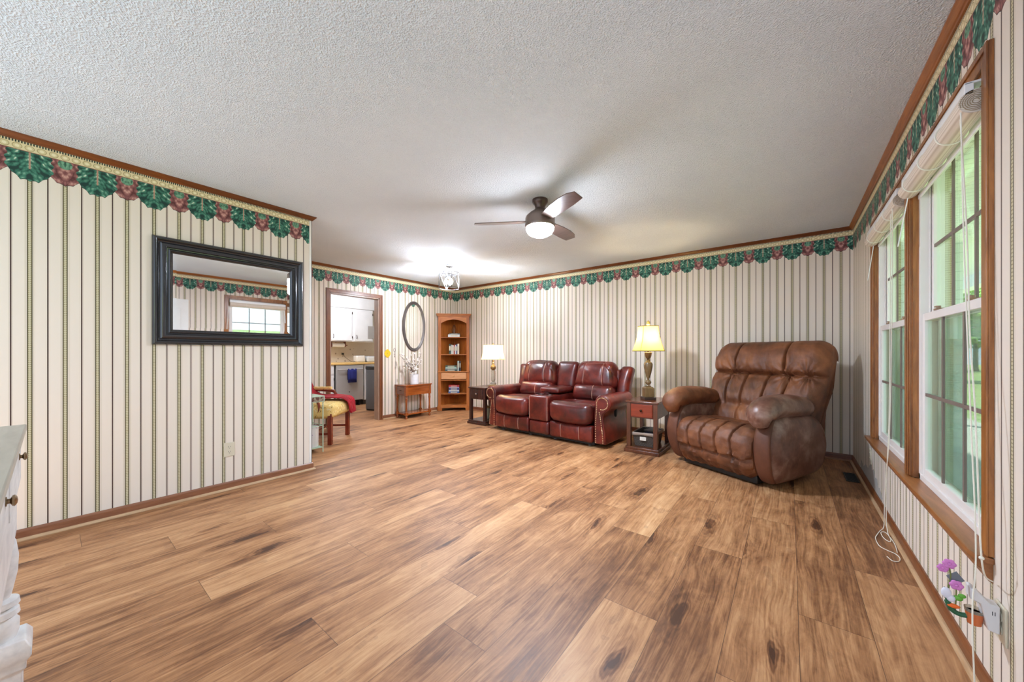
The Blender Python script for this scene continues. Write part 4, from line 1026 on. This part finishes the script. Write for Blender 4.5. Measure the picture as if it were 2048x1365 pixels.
# local: x along the front edge, y backwards
for x in (-.272, .272):
    MB().box(x - .024, x + .024, -.0, .048, 0, .38).build('leg', CHW, r, bevel=.003)
    MB().add([(x - .02, .50, .34), (x + .02, .50, .34), (x + .02, .54, .34), (x - .02, .54, .34), (x - .018, .56, 0), (x + .018, .56, 0), (x + .018, .59, 0), (x - .018, .59, 0)], [(0, 1, 2, 3), (7, 6, 5, 4), (0, 4, 5, 1), (1, 5, 6, 2), (2, 6, 7, 3), (3, 7, 4, 0)]).build('leg', CHW, r)
    MB().box(x - .010, x + .010, .04, .56, .12, .145).build('stretcher', CHW, r)
    MB().tube(catmull([(x * 1.04, .16, .36), (x * 1.06, .15, .48), (x * 1.06, .20, .58), (x * 1.06, .24, .60)], 5), .017, 6).build('arm_post', CHW, r)
    MB().tube([(x * 1.06, .20, .60), (x * 1.05, .52, .63)], .020, 8).build('armrest', CHW, r)
    mb, mp = cushion((.030, .13, .022), .018, nn=(6, 10, 5), warp=lambda pos, p, x=x: Vector((x * 1.06 + pos.x, .37 + pos.y, .64 + pos.z))); mb.build('arm_pad', FLO, r)
MB().box(-.26, .26, .27, .29, .12, .145).build('stretcher', CHW, r)
mb, mp = cushion((.300, .285, .085), .05, nn=(20, 18, 8), puff=(0, .01, .02), warp=lambda pos, p: Vector((pos.x, .27 + pos.y, .405 + pos.z)), disp=lambda p, pos, n: .003 * noise.noise(pos * 10)); mb.build('seat', FLO, r)
mb, mp = cushion((.27, .05, .26), .04, nn=(16, 6, 14), puff=(0, .03, 0), warp=lambda pos, p: Vector((pos.x, .60 + pos.y + .12 * (pos.z + .26), .78 + pos.z))); mb.build('backrest', FLO, r)
chair_m = Matrix.Translation((-4.61, 2.318, 0)) @ Matrix.Rotation(ca, 4, 'Z')
# throw: a folded band from the back over the seat and down the front
RED = M('red_throw'); RED.set(Base_Color=RED.ramp(RED.noise(RED.pos(), 14, 3), [(.3, srgb(132, 2, 18)), (.7, srgb(180, 8, 32))]), Roughness=.85, Sheen_Weight=.05); RED = RED.m
line = [(.72, 1.06), (.63, .92), (.545, .78), (.50, .66), (.43, .56), (.34, .525), (.20, .522), (.06, .515), (-.02, .490), (-.045, .43), (-.048, .36), (-.050, .30)]
vs = []; fs = []; cl = catmull([Vector((y, z)) for y, z in line], 6); nx = 22
for j, q in enumerate(cl):
    t = j / (len(cl) - 1); cx = -.02 + .26 * t; wd = .32 - .235 * t ** .8
    for i in range(nx + 1):
        e = 2 * i / nx - 1; f = .012 * math.sin(e * 9 + t * 5) * (.4 + t) + .008 * noise.noise(Vector((e * 3, t * 6, 0)))
        vs.append((cx + wd * e, q.x - abs(f) * (1 if t > .72 else .2), q.y + .016 + abs(f) * (.2 if t > .72 else 1)))
for j in range(len(cl) - 1):
    for i in range(nx): k = j * (nx + 1) + i; fs.append((k, k + 1, k + nx + 2, k + nx + 1))
o = MB().add(vs, fs).build('throw_blanket', RED, smooth=80); o.modifiers.new('s', 'SOLIDIFY').thickness = .010; o.matrix_world = chair_m
tag(o, 'crimson red throw draped across the floral armchair and over its seat edge', 'blanket')

# pale green wire stand with a tin at the wall end
MINT = plain('mint_metal', (176, 196, 172), .5)
r = thing('plant_stand', 'narrow pale green metal stand with patterned tray behind the end of the left wall', 'stand', (-4.33, 1.80, 0), 0)
sd = MB()
for x in (-.13, .13):
    for y in (-.1, .1): sd.tube([(x, y, 0), (x, y, .62)], .007, 6)
sd.box(-.13, .13, -.1, .1, .05, .058)
for z in (.30,): sd.tube([(-.13, -.1, z), (.13, -.1, z), (.13, .1, z), (-.13, .1, z)], .005, 5, closed=True)
sd.build('metal_frame', MINT, r)
MB().box(-.145, .145, -.115, .115, .57, .64).build('tray', MINT, r, bevel=.004)
m_ = M('mosaic'); v_ = m_.voro(m_.pos(), 55); m_.set(Base_Color=m_.ramp(v_, [(.1, srgb(40, 44, 44)), (.35, srgb(184, 176, 150)), (.6, srgb(96, 60, 52))]), Roughness=.4)
MB().box(.1455, .148, -.10, .10, .58, .63).box(-.13, .13, .1155, .118, .58, .63).build('mosaic_band', m_.m, r)
m_ = M('floral_tin'); v_ = m_.voro(m_.pos(), 32); k_ = m_.noise(m_.pos(), 9, 2); m_.set(Base_Color=m_.mix(((v_ < .25) * (k_ > .5)), srgb(222, 224, 222), srgb(124, 84, 160)), Roughness=.35)
o = MB().lathe([(.001, 0), (.085, 0), (.092, .01), (.095, .22), (.098, .225), (.09, .23), (.088, .02), (.001, .02)], n=28).build('floral_tin', m_.m); o.location = (-4.31, 1.80, .0585)
tag(o, 'white tin bucket with purple flowers inside the pale green stand', 'bucket')

# ------------------------------------------------------------------ switch plate, hook, outlets, vent
r = thing('switch_plate', 'yellow decorative switch plate beside the kitchen door casing', 'switch plate', (XD, 3.525, 1.115))
YEL = plain('yellow_glaze', (232, 190, 40), .3)
MB().prism([(.058 * math.cos(a) * (1 + .06 * math.cos(4 * a)), .068 * math.sin(a) * (1 + .06 * math.cos(4 * a))) for a in [2 * PI * i / 32 for i in range(32)]], .0005, .008, 'x').build('plate', YEL, r, bevel=.003)
MB().box(.008, .018, -.004, .004, -.010, .010).build('toggle', plain('toggle_cream', (226, 196, 110), .4), r)
o = MB().tube([(.008, .0, .09), (.008, -.016, .07), (.008, -.018, .045), (.008, 0, .02), (.008, .018, .045), (.008, .016, .07)], .003, 5, closed=True).tube([(.008, 0, .02), (.008, 0, -.06), (.02, .0, -.07), (.024, 0, -.055)], .003, 5).tube([(.008, -.012, -.02), (.008, .012, -.02)], .003, 5).build('wall_hook', plain('hook_iron', (92, 88, 84), .4, .6))
o.location = (XD - .004, 3.66, 1.12); tag(o, 'small grey wire hook on the wallpaper right of the yellow switch plate', 'hook')
def outlet(label, loc, rz):
    r = thing('wall_outlet', label, 'outlet', loc, rz)
    PL = plain('almond_plate', (214, 206, 184), .4)
    p_ = MB().box(-.036, .036, -.006, 0, -.057, .057).build('plate', PL, r, bevel=.002)
    for z in (-.02, .02):
        s = MB().lathe([(.001, 0), (.017, 0), (.017, .002), (.001, .002)], n=20).tf(Matrix.Translation((0, -.0055, z)) @ Matrix.Rotation(PI / 2, 4, 'X')).build('socket', PL, r)
        MB().box(-.008, -.006, -.0082, -.0074, z - .002, z + .008).box(.006, .008, -.0082, -.0074, z - .002, z + .007).box(-.002, .002, -.0082, -.0074, z - .011, z - .007).build('slots', DARK, s, smooth=False)
    return r
outlet('almond double outlet low on the left wall below the mirror', (XL + .0005, .902, .332), PI / 2)
outlet('outlet under the far window, near the corner', (XR - .0005, 4.06, .29), -PI / 2)
o = thing('floor_vent', 'dark metal floor register beside the right baseboard', 'floor vent', (.440, 4.43, 0))
MB().box(-.045, .045, -.15, .15, .0005, .004).build('grille_frame', KDARK, o, bevel=.001)
vn = MB()
for i in range(14): vn.box(-.036, .036, -.135 + i * .0205, -.127 + i * .0205, .004, .006)
vn.build('louvres', DARK, o)
tp = [(3.62, .071), (3.60, .10), (3.70, .14), (3.76, .13), (3.80, .18), (3.88, .17), (3.93, .22), (4.02, .19), (4.06, .235), (4.2, .16), (4.3, .17), (4.42, .12), (4.55, .15), (4.6, .09), (4.55, .071)]
o = MB().prism(tp, XR - .0012, XR - .0002, 'x').build('bare_plaster_patch', plain('bare_plaster', (176, 172, 166), .9), smooth=False)
tag(o, 'torn wallpaper patch of bare grey plaster just above the right baseboard', 'wall patch')

# ------------------------------------------------------------------ plug in night light with flowers
outlet('almond outlet plate low on the right wall behind the flowered plug-in', (XR - .0005, 1.80, .295), -PI / 2)
r = thing('plug_in_warmer', 'white plug-in wax warmer with amber glass, purple flowers and green leaf base', 'night light', (XR - .009, 1.80, .30))
NW = plain('plug_white', (222, 220, 222), .4); GRN = plain('leaf_green', (36, 92, 62), .5); LIL = plain('lilac_petal', (208, 128, 196), .5)
MB().prism([(-.002, -.035), (-.002, .05), (-.020, .052), (-.052, .088), (-.060, .088), (-.060, .052), (-.040, .046), (-.026, -.030)], -.022, .022, 'y').build('plug_body', NW, r, bevel=.003)
MB().box(-.018, -.0165, -.0225, -.0224, .020, .032).box(-.013, -.0115, -.0225, -.0224, .020, .032).build('vent_marks', DARK, r, smooth=False)
AMB = M('amber_glass'); AMB.set(Base_Color=srgb(206, 112, 66), Roughness=.12); AMB = AMB.m
MB().lathe([(.001, -.032), (.015, -.032), (.020, .006)], (-.047, 0, 0), 18).build('amber_cup', AMB, r)
MB().lathe([(.0205, .006), (.0215, .016), (.0195, .016), (.0185, .006)], (-.047, 0, 0), 18).build('cup_rim', CRY, r)
MB().tube(catmull([(-.060, 0, -.012), (-.078, 0, -.015), (-.094, 0, -.006), (-.103, 0, .018)], 6), .0075, 8).tube(catmull([(-.103, 0, .018), (-.110, 0, .045), (-.107, 0, .06)], 5), .0035, 6).build('leaf_base', GRN, r)
MB().tube(catmull([(-.098, 0, .0), (-.100, .004, .05), (-.096, 0, .10), (-.100, 0, .135)], 6), .0022, 6).tube(catmull([(-.086, 0, -.006), (-.084, 0, .05), (-.085, 0, .075)], 6), .0018, 6).build('stems', plain('olive_stem', (112, 120, 64), .6), r)
def flower(c, s):
    fl = MB()
    for k in range(6):
        a = 2 * PI * k / 6; fl.sphere((c[0] + s * .62 * math.cos(a), c[1] - .002, c[2] + s * .62 * math.sin(a)), s * .55, 5, (1, .45, 1))
    fl.sphere((c[0], c[1] - .005, c[2]), s * .3, 5); fl.build('flower', LIL, r)
flower((-.100, -.004, .142), .014); flower((-.113, 0, .122), .012); flower((-.085, -.004, .078), .014)
MB().prism([(-.105, .098), (-.083, .12), (-.066, .096), (-.088, .074)], -.001, .003, 'y').build('mirror_tile', plain('slate_tile', (108, 112, 122), .15), r, smooth=False)
MB().sphere((-.080, 0, .035), .011, 6, (1, .4, .8)).sphere((-.072, 0, .045), .009, 6, (1, .4, .8)).build('leaves', plain('bright_leaf', (104, 176, 60), .5), r)
MB().sphere((-.106, -.004, .045), .012, 6, (1, .5, 1.5)).sphere((-.096, -.004, .030), .010, 6, (1, .5, 1.2)).build('white_wing', plain('wing_white', (222, 222, 236), .5), r)
MB().sphere((-.091, -.004, .008), .010, 6, (1.5, .6, .7)).build('orange_petal', plain('orange_bud', (240, 110, 40), .5), r)

# ------------------------------------------------------------------ pale painted buffet at the left edge
def paint():
    m = M('distressed_grey_white'); p = m.pos(); n1 = m.noise(p, 9, 4, .6); n2 = m.noise(m.scale(p, (.1, 1, 1)), 60, 3)
    m.set(Base_Color=m.ramp((n1 * .6 + n2 * .4).sat(), [(.3, srgb(196, 198, 200)), (.6, srgb(228, 228, 228))]), Roughness=.4); return m.m
BUF = paint(); BTOP = wood('weathered_top', (140, 134, 122), (178, 172, 158), .3, 1, 'x', .2)
r = thing('buffet_cabinet', 'pale grey painted buffet with metal knobs and turned corner legs at the left edge', 'buffet', (-1.945, -.062, 0))
L_ = 1.25
MB().box(-.008, L_ + .01, -.50, .014, .878, .899).build('top', BTOP, r, bevel=.003)
MB().box(.012, L_ - .012, -.48, -.004, .57, .878).build('carcass', BUF, r, bevel=.003)
for x in (.02, .55): 
    d = MB().box(x + .02, x + .50, -.006, .0045, .735, .865).build('drawer', BUF, r, bevel=.002)
    for xx in ((.145,) if x < .1 else (.665 - .55 + .55,)):
        MB().lathe([(.010, 0), (.010, .002), (.005, .003), (.005, .006), (.011, .009), (.012, .012), (.007, .015), (.001, .016)], n=16).tf(Matrix.Translation((xx, .004, .822)) @ Matrix.Rotation(-PI / 2, 4, 'X')).build('knob', plain('aged_brass_knob', (150, 128, 100), .25, .9), d)
for x in (.035, L_ - .035):
    for y in (-.040, -.45):
        MB().lathe([(.026, .56), (.026, .575)], (x, y, 0), 20).lathe([(.026, .57), (.036, .545), (.041, .50), (.039, .45), (.030, .395), (.026, .375), (.042, .368), (.044, .352), (.032, .345), (.042, .338), (.044, .322), (.034, .315), (.043, .30), (.042, .268), (.036, .245)], (x, y, 0), 28).build('turned_leg', BUF, r)
        MB().lathe([(.048, 0), (.048, .15), (.056, .16), (.056, .18), (.062, .19), (.066, .20), (.066, .225), (.054, .25)], (x, y, 0), sq=4).build('plinth_foot', BUF, r, bevel=.003)

# ------------------------------------------------------------------ kitchen beyond the doorway
KX0 = -7.95
CABW = plain('cabinet_white', (238, 238, 240), .35)
wall('wall_kitchen_back', [(KX0 - .1, KX0, 1.9, YB, 0, H)], plain('kitchen_wall', (222, 216, 206), .6))
wall('wall_kitchen_side', [(KX0, XD - T, 1.9, 2.0, 0, H)], plain('kitchen_wall_side', (222, 216, 206), .6))
struct(MB().box(KX0, -7.57, 2.0, YB, 2.10, H).build('trim_soffit', CABW, smooth=False))
def tile():
    m = M('backsplash'); p = m.pos(); a = m.voro(p, 9); b = m.noise(p, 30, 3, .6)
    c = m.mix((a < .16), srgb(206, 190, 168), srgb(120, 88, 66)); m.set(Base_Color=m.mix((b * .5).sat(), c, srgb(224, 212, 194)), Roughness=.3); return m.m
struct(MB().box(KX0, KX0 + .008, 2.0, YB, .90, 1.37).build('trim_backsplash', tile(), smooth=False))
def cabinet(name, label, x0, x1, y0, y1, z0, z1, doors, toe=0):
    r = thing(name, label, 'cabinet', (x0, y0, z0))
    W_, D_, H_ = y1 - y0, x1 - x0, z1 - z0
    MB().box(0, D_, 0, W_, toe, H_).build('carcass', CABW, r, bevel=.002)
    if toe: MB().box(0, D_ - .06, .0, W_, 0, toe).build('toe_kick', plain('toe_dark', (90, 84, 80), .6), r)
    for a, b, c, d_, kind in doors:
        o = MB().box(D_, D_ + .018, a, b, c, d_).build(kind, CABW, r, bevel=.004)
        hy = a + .04 if kind == 'door' else (a + b) / 2
        if kind == 'door': 
            MB().tube([(D_ + .018, hy, c + .05), (D_ + .04, hy, c + .06), (D_ + .04, hy, c + .12), (D_ + .018, hy, c + .13)], .005, 6).build('handle', KDARK, o)
            MB().box(D_ + .018, D_ + .024, b - .004, b + .010, c + .05, c + .10).box(D_ + .018, D_ + .024, b - .004, b + .010, d_ - .10, d_ - .05).build('hinge', KDARK, o)
        else: MB().tube([(D_ + .018, hy - .04, (c + d_) / 2), (D_ + .04, hy, (c + d_) / 2), (D_ + .018, hy + .04, (c + d_) / 2)], .005, 6).build('handle', KDARK, o)
    return r
cabinet('wall_cabinet', 'white two door wall cabinet above the kitchen counter', KX0 + .002, -7.60, 3.55, 4.56, 1.37, 2.098, [(.05, .50, .02, .70, 'door'), (.56, .99, .02, .70, 'door')])
cabinet('wall_cabinet', 'white single door wall cabinet mostly behind the left door casing', KX0 + .002, -7.60, 2.62, 3.545, 1.37, 2.098, [(.05, .88, .02, .70, 'door')])
cabinet('base_cabinet', 'white base cabinet left of the dishwasher', KX0 + .002, -7.32, 2.70, 3.53, 0, .872, [(.45, .82, .12, .66, 'door'), (.45, .82, .69, .85, 'drawer')], .1)
cabinet('base_cabinet', 'white base cabinet right of the dishwasher behind the dark bin', KX0 + .002, -7.32, 4.185, 5.05, 0, .872, [(.05, .42, .12, .66, 'door'), (.05, .42, .69, .85, 'drawer')], .1)
CT = plain('tan_counter', (222, 182, 112), .35)
tag(MB().box(KX0 + .003, -7.285, 2.70, 5.05, .874, .912).build('countertop', CT, bevel=.006), 'tan yellow laminate countertop running over the dishwasher', 'countertop')
SS = M('stainless'); SS.set(Base_Color=srgb(188, 184, 182), Metallic=.2, Roughness=.35); SS = SS.m
r = thing('dishwasher', 'stainless steel dishwasher under the tan counter', 'dishwasher', (-7.93, 3.56, .003))
MB().box(0, .60, 0, .60, .11, .868).build('body', plain('dw_grey', (110, 108, 106), .5), r)
d = MB().box(.60, .635, .005, .595, .12, .865).build('door', SS, r, bevel=.006)
MB().tube([(.635, .04, .775), (.672, .04, .775), (.672, .56, .775), (.635, .56, .775)], .013, 8).build('handle', SS, d)
MB().lathe([(.001, 0), (.014, 0), (.014, .001)], n=14).tf(Matrix.Translation((.6352, .28, .30)) @ Matrix.Rotation(PI / 2, 4, 'Y')).build('badge', plain('badge_grey', (90, 90, 96), .3), d)
MB().box(.02, .57, .01, .59, .02, .11).box(.575, .60, .30, .33, .0, .09).box(.575, .60, .50, .53, .0, .09).build('kick_base', DARK, r)
TOW = plain('navy_towel', (40, 46, 124), .95)
vs = []; fs = []; ny = 10; prof_ = [(-7.243, .50), (-7.240, .60), (-7.240, .72), (-7.246, .786), (-7.262, .793), (-7.275, .780), (-7.276, .70), (-7.274, .56)]
for j, (x, z) in enumerate(prof_):
    for i in range(ny + 1): vs.append((x + .004 * math.sin(i * 1.3 + j * .4), 3.785 + .185 * i / ny, z))
for j in range(len(prof_) - 1):
    for i in range(ny): k = j * (ny + 1) + i; fs.append((k, k + 1, k + ny + 2, k + ny + 1))
o = MB().add(vs, fs).build('dish_towel', TOW, smooth=80); o.modifiers.new('s', 'SOLIDIFY').thickness = .006
tag(o, 'navy blue dish towel hanging over the dishwasher handle', 'towel')
r = thing('trash_bin', 'tall dark grey rounded bin standing just inside the kitchen doorway', 'bin', (-6.50, 4.03, 0), .35)
DG = plain('dark_steel', (98, 100, 104), .3, .3); pr_ = lambda k: [(k * .19 * math.copysign(abs(math.cos(a)) ** .6, math.cos(a)), k * .24 * math.copysign(abs(math.sin(a)) ** .6, math.sin(a))) for a in [2 * PI * i / 32 for i in range(32)]]
MB().prism(pr_(1), .03, .80, 'z').build('bin_body', DG, r, bevel=.004); MB().prism(pr_(.96), 0, .031, 'z').build('base_ring', DARK, r); MB().prism(pr_(1.03), .80, .865, 'z').build('lid', DARK, r, bevel=.012)
r = thing('paper_towel_holder', 'wooden paper towel holder under the wall cabinet with a white roll', 'paper towel holder', (-7.74, 3.66, 1.29))
MB().box(-.04, .04, .0, .015, -.04, .078).box(-.04, .04, .30, .315, -.04, .078).box(-.04, .04, .0, .315, .068, .079).tube([(0, -.05, 0), (0, .365, 0)], .010, 8).build('holder', plain('red_brown_wood', (112, 58, 44), .4), r)
MB().lathe([(.02, 0), (.045, 0), (.045, .265), (.02, .265)], n=24).tf(Matrix.Translation((0, .024, 0)) @ Matrix.Rotation(-PI / 2, 4, 'X')).build('paper_roll', plain('paper_white', (240, 238, 234), .9), r)
for i, (lb, y, hgt, c) in enumerate((('white toaster on the kitchen counter, the left of the two white appliances', 4.26, .15, (236, 232, 226)), ('white canister box on the kitchen counter beside the toaster', 4.52, .13, (228, 230, 232)))):
    r = thing('toaster' if i == 0 else 'canister', lb, 'toaster' if i == 0 else 'canister', (-7.66, y, .913))
    mb, mp = cushion((.085, .105, hgt / 2), .03, nn=(8, 8, 8), warp=lambda pos, p, h=hgt: pos + Vector((0, 0, h / 2))); mb.build('body', plain('appliance_white', c, .3), r)
    (MB().box(-.05, -.03, -.07, .07, hgt - .004, hgt + .002).box(.03, .05, -.07, .07, hgt - .004, hgt + .002) if i == 0 else MB().box(-.06, .06, -.08, .08, hgt, hgt + .012)).build('slots' if i == 0 else 'lid', DARK if i == 0 else SS, r)
o = MB().tube(catmull([(-7.66, 4.16, .93), (-7.72, 4.12, .925), (-7.9, 4.07, 1.02), (KX0 + .03, 4.02, 1.10)], 8), .004, 6).box(KX0 + .009, KX0 + .035, 4.0, 4.04, 1.08, 1.12).build('power_cord', DARK)
tag(o, 'black power cord from the toaster up to the kitchen backsplash', 'cord')
o = MB().box(-7.598 + .021, -7.598 + .026, 4.42, 4.58, 1.45, 1.73).build('grey_paper_sheet', plain('grey_sheet', (168, 164, 160), .7), bevel=.001)
tag(o, 'plain grey sheet hanging on the right wall cabinet door', 'paper')
r = thing('added_kitchen_lamp', 'round flush kitchen ceiling light added out of sight above the doorway head', 'ceiling light', (-6.7, 3.3, 2.44))
MB().lathe([(.001, 0), (.16, 0), (.16, -.03), (.15, -.03)], n=28).build('rim', STEEL, r); MB().lathe([(.15, -.025), (.13, -.06), (.07, -.08), (.001, -.085)], n=28).build('diffuser', emit('added_kitchen_glow', (255, 250, 244), 6), r)
point('added_kitchen_fill', (-6.7, 3.3, 2.30), P_KITCHEN_FILL, (.95, .98, 1.05), .12)  # added lamp and fixture, out of view, to brighten the kitchen
run('baseboard_kitchen', BS, (KX0, 2.0, 0), (XD - T, 2.0, 0), (0, 1), W_BASEX)

# ------------------------------------------------------------------ front door seen only in the mirror
door = struct(MB().box(XR - .006, XR + .03, .47, 1.385, .02, 2.0).build('door_1', MWHITE, bevel=.002))
pn = MB()
for y0, y1 in ((.56, .88), (.97, 1.29)):
    for z0, z1 in ((.2, .85), (1.0, 1.85)): pn.box(XR - .012, XR - .005, y0, y1, z0, z1)
pn.build('door_panel', MWHITE, door, bevel=.004)

# ------------------------------------------------------------------ outside : porch, lawn, trees
LAWN = M('lawn'); _l = LAWN.noise(LAWN.pos('World'), 1.6, 4); LAWN.set(Base_Color=LAWN.ramp(_l, [(.3, srgb(120, 138, 84)), (.7, srgb(168, 180, 118))]), Roughness=.9); LAWN = LAWN.m
o = MB().box(XR + .3, 60, -20, 80, -.75, -.6).build('lawn', LAWN, smooth=False); struct(o)
DECK = plain('porch_concrete', (186, 184, 178), .7)
struct(MB().box(XR + .14, 2.55, -3, 12, -.6, -.06).build('porch_floor', DECK, smooth=False))
def soffit():
    m = M('vinyl_soffit'); x, y, z = m.xyz(m.pos('World')); g = (y.mod(.10) < .006)
    m.set(Base_Color=m.mix(g, srgb(226, 230, 218), srgb(150, 156, 146)), Roughness=.5); return m.m
def siding():
    m = M('lap_siding'); x, y, z = m.xyz(m.pos('World')); g = (z.mod(.11) < .008)
    m.set(Base_Color=m.mix(g, srgb(214, 224, 218), srgb(182, 192, 186)), Roughness=.5); return m.m
struct(MB().box(XR + .14, 2.60, -3, 12, 2.44, 2.52).build('porch_ceiling', soffit(), smooth=False))
struct(MB().box(2.42, 2.58, -3, 12, 2.24, 2.44).box(2.55, 2.78, -3, 12, 2.42, 2.56).build('trim_porch_beam', plain('beam_white', (226, 230, 226), .5), smooth=False))
struct(MB().box(XR + .14, 1.62, 6.6, 6.75, -.06, 2.44).build('wall_porch_end', siding(), smooth=False))
for i, y in enumerate((-1.2, 1.2, 3.9, 9.0)):
    r = thing('porch_post', 'square white porch post under the porch beam outside the windows', 'post', (2.5, y, -.06), 0, 'porch posts outside the windows')
    MB().box(-.06, .06, -.06, .06, 0, 2.30).build('shaft', MWHITE, r, bevel=.004); MB().box(-.08, .08, -.08, .08, 0, .12).build('base_block', MWHITE, r, bevel=.004)
LEAF = M('leaves'); _n = LEAF.noise(LEAF.pos(), 3, 3); LEAF.set(Base_Color=LEAF.ramp(_n, [(.3, srgb(64, 104, 34)), (.55, srgb(110, 150, 56)), (.8, srgb(166, 196, 90))]), Roughness=.6, Transmission_Weight=0); LEAF = LEAF.m
BARK = plain('bark', (92, 78, 64), .9)
def crown(seed, R_):
    rn = random.Random(seed); mb = MB(); vs = []; fs = []
    blobs = [(Vector((rn.uniform(-1, 1), rn.uniform(-1, 1), rn.uniform(-.7, .9))) * R_ * .62, R_ * rn.uniform(.35, .55)) for _ in range(14)]
    for c, q in blobs:
        for _ in range(230):
            v = Vector((rn.gauss(0, 1), rn.gauss(0, 1), rn.gauss(0, 1))).normalized() * q * rn.uniform(.75, 1.05) + c
            s = R_ * .05; a = Vector((rn.gauss(0, 1), rn.gauss(0, 1), rn.gauss(0, 1))).normalized(); b = a.orthogonal().normalized(); k = len(vs)
            vs += [v - a * s, v + b * s * .6, v + a * s, v - b * s * .6]; fs.append((k, k + 1, k + 2, k + 3))
    return mb.add(vs, fs)
spots = [(8.6, 31, 2.9, 'broad leafy tree beyond the lawn, the nearest one past the porch end'), (4.6, 46, 3.4, 'leafy tree behind the porch end wall, beyond the lawn'), (16.5, 33, 3.2, 'wide leafy tree standing to the right beyond the lawn'),
         (13.5, 52, 4.6, 'tallest leafy tree far beyond the lawn'), (26, 46, 4.2, 'distant leafy tree farthest right beyond the lawn')]
base_crown = None
for i, (x, y, R_, lb) in enumerate(spots):
    r = thing('leafy_tree', lb, 'tree', (x, y, -.6), i * 1.3, 'trees beyond the lawn')
    cz = 2.0 + R_ * .75
    MB().lathe([(.22, 0), (.16, .4), (.13, cz - R_ * .3), (.06, cz + R_ * .3)], n=12).build('trunk', BARK, r)
    if base_crown is None: base_crown = crown(11, 1.0).build('crown', LEAF, r, smooth=False); c = base_crown
    else: c = base_crown.copy(); COL.objects.link(c); c.parent = r
    c.scale = (R_, R_, R_ * .85); c.location = (0, 0, cz)
